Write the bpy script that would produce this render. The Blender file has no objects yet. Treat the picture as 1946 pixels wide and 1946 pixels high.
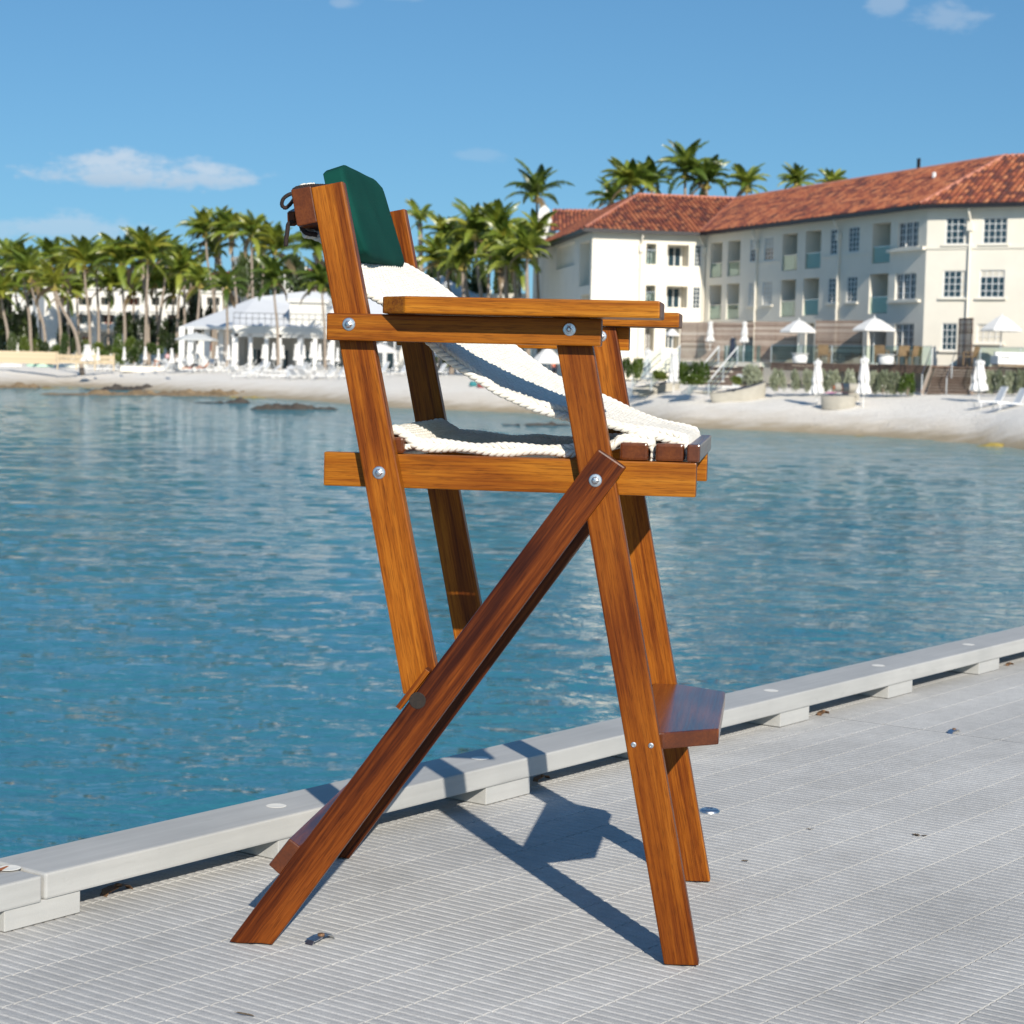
import bpy, bmesh, math, random
from mathutils import Vector, Matrix, noise as mnoise
random.seed(7)
scn = bpy.context.scene
col = scn.collection
R = math.radians
# ------------------------------------------------------------------ camera
F, CX, EYE = 3850.0, 973.0, 0.86965          # focal length and centre in photograph pixels, eye height over the dock
PITCH, ROLL = R(4.0695), R(1.3924)
FW = Vector((0, math.cos(PITCH), -math.sin(PITCH)))
_u0 = Vector((0, math.sin(PITCH), math.cos(PITCH))); _r0 = Vector((1, 0, 0))
RT = _r0*math.cos(ROLL) + _u0*math.sin(ROLL)
UP = -_r0*math.sin(ROLL) + _u0*math.cos(ROLL)
ORG = Vector((0, 0, EYE))
cd = bpy.data.cameras.new('camera'); cam = bpy.data.objects.new('camera', cd); col.objects.link(cam)
cd.sensor_width = 36.0; cd.lens = 36.0*F/1946.0; cd.clip_start = 0.05; cd.clip_end = 6000
m3 = Matrix((RT, UP, -FW)).transposed(); cam.matrix_world = Matrix.Translation(ORG) @ m3.to_4x4()
cd.dof.use_dof = True; cd.dof.focus_distance = 3.15; cd.dof.aperture_fstop = 15
scn.camera = cam
scn.render.resolution_x = scn.render.resolution_y = 1024
# ------------------------------------------------------------------ sun and sky
SUN_AZ, SUN_EL = R(-14.7), R(28.0)           # heading of the shadows on the dock (from +y towards -x), height of the sun
SD = Vector((math.sin(SUN_AZ)*math.cos(SUN_EL), math.cos(SUN_AZ)*math.cos(SUN_EL), -math.sin(SUN_EL)))
sl = bpy.data.lights.new('sun', 'SUN'); sl.energy = 4.7; sl.angle = R(0.5); sl.color = (1.0, 0.93, 0.82)
so = bpy.data.objects.new('sun', sl); col.objects.link(so); so.rotation_euler = SD.to_track_quat('-Z', 'Y').to_euler()
world = bpy.data.worlds.new('World'); scn.world = world; world.use_nodes = True
def build_world():
    nt = world.node_tree; N = nt.nodes; L = nt.links; N.clear()
    out = N.new('ShaderNodeOutputWorld'); bg = N.new('ShaderNodeBackground'); L.new(bg.outputs[0], out.inputs[0])
    sky = N.new('ShaderNodeTexSky'); sky.sky_type = 'NISHITA'; sky.sun_disc = False
    sky.sun_elevation = SUN_EL; sky.sun_rotation = math.atan2(-SD.x, -SD.y)
    sky.altitude = 0; sky.air_density = 1.9; sky.dust_density = 0.5; sky.ozone_density = 10.0
    tc = N.new('ShaderNodeTexCoord'); sx = N.new('ShaderNodeSeparateXYZ'); L.new(tc.outputs['Generated'], sx.inputs[0])
    # clear tropical air: the pale yellow band the sky model puts on the horizon is lifted out of the way
    zu = N.new('ShaderNodeMapRange'); zu.inputs['From Min'].default_value = 0.0; zu.inputs['From Max'].default_value = 1.0; zu.inputs['To Min'].default_value = 0.125; zu.inputs['To Max'].default_value = 1.7
    L.new(sx.outputs[2], zu.inputs[0]); cb = N.new('ShaderNodeCombineXYZ'); L.new(sx.outputs[0], cb.inputs[0]); L.new(sx.outputs[1], cb.inputs[1]); L.new(zu.outputs[0], cb.inputs[2])
    nv = N.new('ShaderNodeVectorMath'); nv.operation = 'NORMALIZE'; L.new(cb.outputs[0], nv.inputs[0]); L.new(nv.outputs[0], sky.inputs['Vector'])
    bg.inputs['Strength'].default_value = 0.098
    def M(op, a, b=None, c=None, clamp=False):
        n = N.new('ShaderNodeMath'); n.operation = op; n.use_clamp = clamp
        for i, v in enumerate((a, b, c)):
            if v is None: continue
            if hasattr(v, 'type'): L.new(v, n.inputs[i])
            else: n.inputs[i].default_value = v
        return n.outputs[0]
    az = M('ARCTAN2', sx.outputs[0], sx.outputs[1]); el = M('ARCSINE', sx.outputs[2])
    def noise(scale, detail, w):
        n = N.new('ShaderNodeTexNoise'); n.noise_dimensions = '4D'; n.inputs['W'].default_value = w
        n.inputs['Scale'].default_value = scale; n.inputs['Detail'].default_value = detail; n.inputs['Roughness'].default_value = 0.6
        mp = N.new('ShaderNodeMapping'); mp.inputs['Scale'].default_value = (1, 1, 2.2); L.new(tc.outputs['Generated'], mp.inputs[0])
        L.new(mp.outputs[0], n.inputs['Vector']); return n.outputs[0]
    n1 = noise(75, 6, 0.3); n2 = noise(26, 5, 4.1)
    # clouds: azimuth, elevation, half-widths (radians), opacity
    clouds = [(-0.184, 0.0870, 0.072, 0.0082, 0.70), (-0.196, 0.0890, 0.045, 0.0120, 0.68), (-0.155, 0.0880, 0.040, 0.0110, 0.64),
              (-0.212, 0.062, 0.040, 0.010, 0.42), (-0.262, 0.058, 0.035, 0.009, 0.30), (0.201, 0.170, 0.026, 0.011, 0.30),
              (0.176, 0.176, 0.013, 0.010, 0.30), (-0.137, 0.177, 0.045, 0.006, 0.30), (-0.085, 0.173, 0.010, 0.005, 0.25), (-0.060, 0.177, 0.018, 0.005, 0.28), (-0.018, 0.102, 0.018, 0.005, 0.16),
              (0.62, 0.13, 0.12, 0.03, 0.5), (-0.7, 0.15, 0.15, 0.03, 0.5), (1.6, 0.2, 0.3, 0.05, 0.5), (-1.7, 0.22, 0.3, 0.05, 0.5), (2.7, 0.2, 0.3, 0.05, 0.4)]
    total = None; shade = None
    for a, e, wa, we, op in clouds:
        da = M('MULTIPLY', M('SUBTRACT', az, a), 1/wa); de = M('MULTIPLY', M('SUBTRACT', el, e), 1/we)
        low = M('MULTIPLY', M('MINIMUM', de, 0.0), 0.55)          # flatter, softer underside
        d2 = M('ADD', M('MULTIPLY', da, da), M('ADD', M('MULTIPLY', de, de), M('MULTIPLY', low, low)))
        nn = M('ADD', M('MULTIPLY', M('SUBTRACT', n1, 0.5), 2.0), M('MULTIPLY', M('SUBTRACT', n2, 0.5), 1.5))
        f = M('ADD', M('SUBTRACT', 0.75, d2), nn)
        sm = N.new('ShaderNodeMapRange'); sm.interpolation_type = 'SMOOTHSTEP'
        sm.inputs['From Min'].default_value = 0.0; sm.inputs['From Max'].default_value = 0.75; sm.inputs['To Max'].default_value = op; L.new(f, sm.inputs[0])
        total = sm.outputs[0] if total is None else M('MAXIMUM', total, sm.outputs[0])
        s_ = M('MULTIPLY', M('MULTIPLY', sm.outputs[0], de), 0.5)
        shade = s_ if shade is None else M('ADD', shade, s_)
    cw = N.new('ShaderNodeMix'); cw.data_type = 'RGBA'
    cw.inputs[6].default_value = (3.6, 4.5, 5.5, 1); cw.inputs[7].default_value = (6.2, 6.6, 7.1, 1)
    L.new(M('ADD', shade, 0.5, clamp=True), cw.inputs[0])
    mx = N.new('ShaderNodeMix'); mx.data_type = 'RGBA'; L.new(total, mx.inputs[0]); wb = N.new('ShaderNodeMix'); wb.data_type = 'RGBA'; wb.blend_type = 'MULTIPLY'; wb.inputs[0].default_value = 1.0; wb.inputs[7].default_value = (.93, 1.04, 1.03, 1); L.new(sky.outputs[0], wb.inputs[6]); L.new(wb.outputs[2], mx.inputs[6]); L.new(cw.outputs[2], mx.inputs[7])
    L.new(mx.outputs[2], bg.inputs['Color'])
build_world()
vs = scn.view_settings; vs.view_transform = 'Standard'; vs.look = 'None'; vs.exposure = 0.34; vs.gamma = 1.0; vs.use_curve_mapping = False
# ------------------------------------------------------------------ helpers
def ray(px, py): return FW + RT*((px-CX)/F) - UP*((py-CX)/F)
def ptY(px, py, Y):
    d = ray(px, py); return ORG + d*(Y/d.y)
def ptz(px, py, z=0.0):
    d = ray(px, py); return ORG + d*((z-EYE)/d.z)
def ptplane(px, py, p, n):
    d = ray(px, py); return ORG + d*((p-ORG).dot(n)/d.dot(n))
def tag(o, label=None, cat=None, group=None, kind=None):
    if label: o['label'] = label
    if cat: o['category'] = cat
    if group: o['group'] = group
    if kind: o['kind'] = kind
    return o
def empty(name, loc=(0, 0, 0), rz=0.0, label=None, cat=None, group=None):
    o = bpy.data.objects.new(name, None); o.empty_display_size = 0.1; col.objects.link(o)
    o.location = loc; o.rotation_euler = (0, 0, rz); return tag(o, label, cat, group)
def link(name, me, parent=None, mat=None):
    if mat is not None and not me.materials:
        for m in (mat if isinstance(mat, (list, tuple)) else [mat]): me.materials.append(m)
    o = bpy.data.objects.new(name, me); col.objects.link(o)
    if parent: o.parent = parent
    return o
def pyobj(name, verts, faces, mat, parent=None, smooth=False, loc=None):
    me = bpy.data.meshes.new(name); me.from_pydata([tuple(v) for v in verts], [], faces); me.update()
    if smooth: me.shade_smooth()
    o = link(name, me, parent, mat)
    if loc is not None: o.location = loc
    return o
def bmobj(name, bm, mat, parent=None, smooth=False, loc=None):
    me = bpy.data.meshes.new(name); bm.normal_update(); bm.to_mesh(me); bm.free()
    if smooth: me.shade_smooth()
    o = link(name, me, parent, mat)
    if loc is not None: o.location = loc
    return o
class MB:
    """collects simple shapes into one mesh"""
    def __init__(s): s.v = []; s.f = []; s.mi = []
    def add(s, vs, fs, mi=0):
        b = len(s.v); s.v += [tuple(v) for v in vs]; s.f += [tuple(i+b for i in f) for f in fs]; s.mi += [mi]*len(fs); return s
    def box(s, x0, x1, y0, y1, z0, z1, mi=0, M=None):
        vs = [Vector(p) for p in ((x0,y0,z0),(x1,y0,z0),(x1,y1,z0),(x0,y1,z0),(x0,y0,z1),(x1,y0,z1),(x1,y1,z1),(x0,y1,z1))]
        if M: vs = [M @ v for v in vs]
        return s.add(vs, [(0,3,2,1),(4,5,6,7),(0,1,5,4),(1,2,6,5),(2,3,7,6),(3,0,4,7)], mi)
    def bar(s, a, b, w, h, mi=0, up=Vector((0,0,1))):
        a = Vector(a); b = Vector(b); d = (b-a); L = d.length; d.normalize()
        if abs(d.dot(up)) > .98: up = Vector((0, 1, 0))
        x = d.cross(up).normalized(); y = x.cross(d)
        M = Matrix((x, d, y)).transposed().to_4x4(); M.translation = a
        return s.box(-w/2, w/2, 0, L, -h/2, h/2, mi, M)
    def tube(s, pts, r, n=8, mi=0, cap=True, rf=None):
        pts = [Vector(p) for p in pts]; k = len(pts); b = len(s.v); nrm = None
        for i, p in enumerate(pts):
            d = (pts[min(i+1, k-1)] - pts[max(i-1, 0)]).normalized()
            if nrm is None:
                nrm = d.orthogonal().normalized()
            nrm = (nrm - d*nrm.dot(d)).normalized(); bi = d.cross(nrm)
            rr = r[i] if isinstance(r, (list, tuple)) else r
            for j in range(n):
                a = 2*math.pi*j/n; q = rr*(rf(i, a) if rf else 1.0)
                s.v.append(tuple(p + nrm*(math.cos(a)*q) + bi*(math.sin(a)*q)))
        for i in range(k-1):
            for j in range(n):
                s.f.append((b+i*n+j, b+i*n+(j+1) % n, b+(i+1)*n+(j+1) % n, b+(i+1)*n+j)); s.mi.append(mi)
        if cap:
            s.f.append(tuple(b+j for j in reversed(range(n)))); s.mi.append(mi)
            s.f.append(tuple(b+(k-1)*n+j for j in range(n))); s.mi.append(mi)
        return s
    def lathe(s, prof, n=16, mi=0, c=(0, 0, 0), M=None):
        b = len(s.v); k = len(prof)
        for r, z in prof:
            for j in range(n):
                a = 2*math.pi*j/n; p = Vector((c[0]+r*math.cos(a), c[1]+r*math.sin(a), c[2]+z))
                s.v.append(tuple(M @ p if M else p))
        for i in range(k-1):
            for j in range(n):
                s.f.append((b+i*n+j, b+i*n+(j+1) % n, b+(i+1)*n+(j+1) % n, b+(i+1)*n+j)); s.mi.append(mi)
        s.f.append(tuple(b+(k-1)*n+j for j in range(n))); s.mi.append(mi)
        return s
    def mesh(s, name, mats, smooth=False):
        me = bpy.data.meshes.new(name); me.from_pydata(s.v, [], s.f)
        for m in (mats if isinstance(mats, (list, tuple)) else [mats]): me.materials.append(m)
        if any(s.mi): me.polygons.foreach_set('material_index', s.mi)
        me.update()
        if smooth: me.shade_smooth()
        return me
    def build(s, name, mats, parent=None, smooth=False, loc=None):
        o = link(name, s.mesh(name, mats, smooth), parent)
        if loc is not None: o.location = loc
        return o
def copy_tree(o, parent=None):
    c = o.copy(); col.objects.link(c); c.parent = parent
    for ch in [x for x in o.children]: copy_tree(ch, c)
    return c
def crom(pts, n):
    """Catmull-Rom resample, n samples in all, even in length"""
    P = [Vector(p) for p in pts]; P = [P[0]*2-P[1]] + P + [P[-1]*2-P[-2]]; o = []
    for i in range(1, len(P)-2):
        for k in range(16):
            t = k/16; a, b, c, d = P[i-1:i+3]
            o.append(0.5*((2*b)+(c-a)*t+(2*a-5*b+4*c-d)*t*t+(3*b-a-3*c+d)*t**3))
    o.append(P[-2]); L = [0]
    for i in range(1, len(o)): L.append(L[-1]+(o[i]-o[i-1]).length)
    r = []; j = 0
    for k in range(n):
        s = L[-1]*k/(n-1)
        while j < len(o)-2 and L[j+1] < s: j += 1
        t = (s-L[j])/max(L[j+1]-L[j], 1e-9); r.append(o[j].lerp(o[j+1], min(max(t, 0), 1)))
    return r
def interp(x, xs, ys):
    if x <= xs[0]: return ys[0]
    for i in range(1, len(xs)):
        if x <= xs[i]: return ys[i-1]+(ys[i]-ys[i-1])*(x-xs[i-1])/(xs[i]-xs[i-1])
    return ys[-1]
# ------------------------------------------------------------------ materials
MATS = {}
class NT:
    def __init__(s, name):
        s.m = bpy.data.materials.new(name); s.m.use_nodes = True; s.t = s.m.node_tree; s.N = s.t.nodes; s.L = s.t.links
        s.b = s.N['Principled BSDF']; s.out = s.N['Material Output']; MATS[name] = s.m
    def n(s, kind, **kw):
        x = s.N.new(kind)
        for k, v in kw.items():
            if k in x.inputs.keys():
                if hasattr(v, 'type') and hasattr(v, 'is_linked'): s.L.new(v, x.inputs[k])
                else: x.inputs[k].default_value = v
            else: setattr(x, k, v)
        return x
    def coord(s, kind='Object', scale=(1, 1, 1), loc=None, rot=None):
        tc = s.n('ShaderNodeTexCoord'); mp = s.n('ShaderNodeMapping'); s.L.new(tc.outputs[kind], mp.inputs['Vector'])
        mp.inputs['Scale'].default_value = scale
        if rot: mp.inputs['Rotation'].default_value = rot
        if loc is not None:
            if hasattr(loc, 'is_linked'): s.L.new(loc, mp.inputs['Location'])
            else: mp.inputs['Location'].default_value = loc
        return mp.outputs[0]
    def noise(s, vec, scale, detail=4, rough=.55, dist=0.0):
        x = s.n('ShaderNodeTexNoise', Scale=scale, Detail=detail, Roughness=rough, Distortion=dist); s.L.new(vec, x.inputs['Vector']); return x.outputs[0]
    def ramp(s, fac, stops):
        x = s.n('ShaderNodeValToRGB'); s.L.new(fac, x.inputs[0]); e = x.color_ramp.elements
        while len(e) < len(stops): e.new(0.5)
        for i, (p, c) in enumerate(stops): e[i].position = p; e[i].color = (*c, 1) if len(c) == 3 else c
        return x.outputs[0]
    def mix(s, fac, a, b, mode='MIX'):
        x = s.n('ShaderNodeMix', data_type='RGBA', blend_type=mode)
        for v, i in ((fac, 0), (a, 6), (b, 7)):
            if hasattr(v, 'is_linked'): s.L.new(v, x.inputs[i])
            else: x.inputs[i].default_value = v if i == 0 else ((*v, 1) if len(v) == 3 else v)
        return x.outputs[2]
    def math(s, op, a, b=0.0, clamp=False):
        x = s.n('ShaderNodeMath', operation=op, use_clamp=clamp)
        for i, v in enumerate((a, b)):
            if hasattr(v, 'is_linked'): s.L.new(v, x.inputs[i])
            else: x.inputs[i].default_value = v
        return x.outputs[0]
    def bump(s, h, strength=.3, dist=.01):
        x = s.n('ShaderNodeBump', Strength=strength, Distance=dist); s.L.new(h, x.inputs['Height']); s.L.new(x.outputs[0], s.b.inputs['Normal'])
    def set(s, **kw):
        for k, v in kw.items():
            k = k.replace('_', ' ')
            if hasattr(v, 'is_linked'): s.L.new(v, s.b.inputs[k])
            else: s.b.inputs[k].default_value = (*v, 1) if isinstance(v, tuple) and len(v) == 3 else v
        return s
def plain(name, c, rough=.6, var=0.12, scale=3.0, bump=0.0, bscale=60, coordk='Object', **kw):
    t = NT(name); v = t.coord(coordk)
    n = t.noise(v, scale, 5)
    lo = tuple(x*(1-var) for x in c); hi = tuple(min(x*(1+var), 1) for x in c)
    t.set(Base_Color=t.ramp(n, [(.3, lo), (.7, hi)]), Roughness=rough, **kw)
    if bump: t.bump(t.noise(v, bscale, 4), bump, .02)
    return t.m
def wood(name, cols, rough=.42, coat=.025, endc=(.055, .016, .006)):
    t = NT(name); oi = t.n('ShaderNodeObjectInfo')
    off = t.n('ShaderNodeCombineXYZ'); t.L.new(t.math('MULTIPLY', oi.outputs['Random'], 13.0), off.inputs[0]); t.L.new(t.math('MULTIPLY', oi.outputs['Random'], 7.0), off.inputs[1])
    a = t.noise(t.coord('Object', (1.3, 52, 52), off.outputs[0]), 1.0, 3, .55, .35)       # broad bands along the grain
    b = t.noise(t.coord('Object', (6, 260, 260), off.outputs[0]), 1.0, 3, .6, .1)       # fibres
    c = t.noise(t.coord('Object', (34, 800, 800), off.outputs[0]), 1.0, 2, .6)          # pores
    d = t.noise(t.coord('Object', (4, 13, 13), off.outputs[0]), 1.0, 2, .5, .6)                   # slow blotches
    f = t.math('ADD', t.math('MULTIPLY', a, .46), t.math('ADD', t.math('MULTIPLY', b, .30), t.math('MULTIPLY', d, .28)))
    base = t.ramp(f, [(.385, cols[0]), (.468, cols[1]), (.54, cols[2]), (.635, cols[3])])
    pore = t.ramp(c, [(.36, (.42, .38, .36)), (.50, (1, 1, 1))])
    base = t.mix(.62, base, pore, 'MULTIPLY')
    tint = t.ramp(oi.outputs['Random'], [(0, (.72, .64, .60)), (.5, (1, 1, 1)), (1, (1.14, 1.18, 1.15))])
    base = t.mix(1.0, base, tint, 'MULTIPLY')
    g = t.n('ShaderNodeTexCoord'); sp = t.n('ShaderNodeSeparateXYZ'); t.L.new(g.outputs['Normal'], sp.inputs[0])
    end = t.math('GREATER_THAN', t.math('ABSOLUTE', sp.outputs[0]), .75)
    base = t.mix(t.math('MULTIPLY', end, .72), base, t.mix(c, endc, tuple(x*1.9 for x in endc)))
    t.set(Base_Color=base, Roughness=t.math('ADD', t.math('MULTIPLY', b, .25), rough-.12), Coat_Weight=coat, Coat_Roughness=.2, Specular_IOR_Level=.16)
    t.bump(t.math('ADD', t.math('MULTIPLY', c, .5), t.math('MULTIPLY', b, .6)), .12, .0015)
    return t.m
wood('teak', [(.070, .0125, .001), (.140, .032, .002), (.215, .058, .003), (.31, .098, .007)])
wood('teak_gold', [(.135, .031, .002), (.235, .068, .0035), (.325, .110, .006), (.41, .158, .012)])
wood('teak_dark', [(.034, .0062, .0015), (.078, .016, .002), (.138, .031, .003), (.215, .056, .006)], rough=.36, coat=.14)
t = NT('rope'); v = t.coord('Object')
t.set(Base_Color=t.ramp(t.noise(v, 55, 4), [(.3, (.66, .62, .54)), (.7, (.76, .735, .67))]), Roughness=.85)
t.bump(t.noise(v, 900, 3), .35, .002)
t = NT('canvas_green'); v = t.coord('Object')
w1 = t.n('ShaderNodeTexWave', Scale=260.0, bands_direction='X'); w2 = t.n('ShaderNodeTexWave', Scale=260.0, bands_direction='Z')
t.L.new(v, w1.inputs[0]); t.L.new(v, w2.inputs[0])
t.set(Base_Color=t.ramp(t.noise(v, 12, 4), [(.3, (.0045, .046, .036)), (.7, (.007, .062, .047))]), Roughness=.95, Specular_IOR_Level=.08)
t.bump(t.math('ADD', t.math('ADD', w1.outputs['Fac'], w2.outputs['Fac']), t.math('MULTIPLY', t.noise(v, 14, 3), 3.0)), .25, .0012)
plain('cord_dark', (.022, .012, .010), .75, .3, 120, .4, 700)
t = NT('steel'); v = t.coord('Object')
t.set(Base_Color=t.ramp(t.noise(v, 300, 3), [(.3, (.50, .51, .53)), (.7, (.68, .69, .70))]), Metallic=1.0, Roughness=.32)
t.bump(t.noise(v, 500, 3), .1, .001)
plain('steel_rust', (.23, .13, .07), .6, .5, 90, .3, 300, Metallic=.6)
# composite deck: pale grey, sandy grain, faint stains
t = NT('deck'); v = t.coord('Object'); g = t.n('ShaderNodeNewGeometry')
oi = t.n('ShaderNodeObjectInfo')
vw = t.n('ShaderNodeMapping'); t.L.new(g.outputs['Position'], vw.inputs['Vector'])
stain = t.noise(vw.outputs[0], 2.3, 6, .62); grit = t.noise(vw.outputs[0], 420, 3, .7); mid = t.noise(vw.outputs[0], 28, 4)
c = t.ramp(stain, [(.32, (.395, .39, .375)), (.48, (.455, .449, .433)), (.64, (.50, .494, .476))])
c = t.mix(.5, c, t.ramp(mid, [(.3, (.78, .78, .78)), (.7, (1.05, 1.05, 1.05))]), 'MULTIPLY')
c = t.mix(.55, c, t.ramp(grit, [(.33, (.62, .62, .61)), (.56, (1.06, 1.06, 1.06))]), 'MULTIPLY')
c = t.mix(1.0, c, t.ramp(oi.outputs['Random'], [(0, (.93, .93, .93)), (1, (1.03, 1.03, 1.03))]), 'MULTIPLY')
brown = t.ramp(t.noise(vw.outputs[0], 5.2, 5, .6), [(.70, (0, 0, 0)), (.80, (1, 1, 1))])
c = t.mix(t.math('MULTIPLY', brown, .35), c, (.30, .25, .17))
t.set(Base_Color=c, Roughness=.82); t.bump(t.math('ADD', t.math('MULTIPLY', grit, .6), t.math('MULTIPLY', t.noise(vw.outputs[0], 130, 3), 1.0)), .55, .0022)
t = NT('curb'); v = t.coord('Object')
gr = t.noise(t.coord('Object', (3, 60, 60)), 1, 4); fine = t.noise(v, 330, 3)
c = t.mix(.5, t.ramp(t.noise(v, 4, 5), [(.3, (.375, .375, .36)), (.7, (.445, .44, .42))]), t.ramp(gr, [(.3, (.82, .82, .82)), (.7, (1.06, 1.06, 1.06))]), 'MULTIPLY')
rust = t.ramp(t.noise(v, 3.1, 6, .65), [(.73, (0, 0, 0)), (.80, (1, 1, 1))])
c = t.mix(t.math('MULTIPLY', rust, .3), c, (.36, .28, .17))
scuff = t.ramp(t.noise(t.coord('Object', (9, 40, 40)), 1, 5, .7), [(.60, (0, 0, 0)), (.72, (1, 1, 1))])
c = t.mix(t.math('MULTIPLY', scuff, .22), c, (.20, .195, .18))
t.set(Base_Color=c, Roughness=.72); t.bump(t.math('ADD', gr, fine), .3, .0012)
plain('rust', (.35, .10, .02), .8, .4, 60)
plain('white_plug', (.74, .71, .64), .7, .1)
plain('debris', (.10, .075, .05), .9, .4, 90)
wood('teak_gloss', [(.034, .0062, .0015), (.078, .016, .002), (.138, .031, .003), (.215, .056, .006)], rough=.34, coat=.75)
plain('dowel_dark', (.012, .007, .004), .8, .5, 300)
# ------------------------------------------------------------------ water, shore
WZ = -2.2
t = NT('sea'); g = t.n('ShaderNodeNewGeometry')
def wv(scale, rot, sc, det, rough=.55):
    mp = t.n('ShaderNodeMapping'); t.L.new(g.outputs['Position'], mp.inputs['Vector']); mp.inputs['Scale'].default_value = sc; mp.inputs['Rotation'].default_value = (0, 0, R(rot))
    return t.noise(mp.outputs[0], scale, det, rough, .35)
big = wv(.22, 12, (1, 1.7, 1), 2); med = wv(1.15, -8, (1, 1.9, 1), 3); small = wv(4.2, 10, (1, 1.6, 1), 3, .6); tiny = wv(13, -20, (1, 1.3, 1), 2)
h = t.math('ADD', t.math('MULTIPLY', big, .30), t.math('ADD', t.math('MULTIPLY', med, .20), t.math('ADD', t.math('MULTIPLY', small, .07), t.math('MULTIPLY', tiny, .016))))
py_ = t.n('ShaderNodeSeparateXYZ'); t.L.new(g.outputs['Position'], py_.inputs[0])
far = t.n('ShaderNodeMapRange'); far.inputs['From Min'].default_value = 25; far.inputs['From Max'].default_value = 110; far.inputs['To Min'].default_value = .5; far.inputs['To Max'].default_value = 2.8; t.L.new(py_.outputs[1], far.inputs[0])
h = t.math('MULTIPLY', h, far.outputs[0])      # the mesh carries ever fewer of the ripples with distance: the relief takes over
bp = t.n('ShaderNodeBump', Strength=1.0, Distance=1.0); t.L.new(h, bp.inputs['Height']); t.L.new(bp.outputs[0], t.b.inputs['Normal'])
patch = t.noise(g.outputs['Position'], .05, 4)
c = t.ramp(patch, [(.35, (.026, .148, .198)), (.65, (.040, .182, .222))])
sp = t.n('ShaderNodeAttribute', attribute_name='depth')
c = t.mix(sp.outputs['Fac'], c, (.23, .30, .26))
t.set(Base_Color=c, Roughness=.06, IOR=1.333)
XS = [-900, 0, 120, 250, 400, 560, 680, 741, 850, 990, 1130, 1281, 1420, 1560, 1691, 1842, 1946, 2300, 3200]
YS = [716, 734, 734, 740, 751, 759, 769, 774, 779, 784, 797, 811, 817, 824, 831, 842, 854, 890, 980]
ZS = [(EYE-WZ)*F/(y-(699.1+.0243*(x-CX))) for x, y in zip(XS, YS)]
def shoreY(hx): return interp(hx, XS, ZS)
LX = [0, 400, 741, 1000, 1281, 1560, 1946]; LS = [2.3, 2.1, 1.6, 1.25, 1.0, .85, .9]
PD = [-40, -8, 0, 2.5, 5, 9, 14, 19, 26, 45, 120, 900]; PZ = [-4.5, -2.75, WZ, -1.85, -1.45, -.90, -.42, -.08, .05, .15, .4, 2.5]
def ground_z(X, Y):
    hx = CX+F*X/max(Y, 1.0); d = (Y-shoreY(hx))/interp(hx, LX, LS)
    z = interp(d, PD, PZ)
    return z + .05*mnoise.noise(Vector((X*.25, Y*.25, 0)))*min(1, max(0, d/3))
def gp(px, py=None, Y=None):
    """a point on the beach: where the pixel's ray meets the sand, or on the column px at depth Y"""
    if Y is None:
        Y = shoreY(px)
        for k in range(1200):
            P = ptY(px, py, Y); gz = ground_z(P.x, P.y)
            if gz >= P.z: break
            Y += .25
        return Vector((P.x, P.y, gz))
    P = ptY(px, 700, Y); P = Vector((P.x, P.y, ground_z(P.x, P.y)))
    d = P-ORG; ppx = CX+F*d.dot(RT)/d.dot(FW); X = P.x+(px-ppx)/F*Y
    return Vector((X, Y, ground_z(X, Y)))
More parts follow.
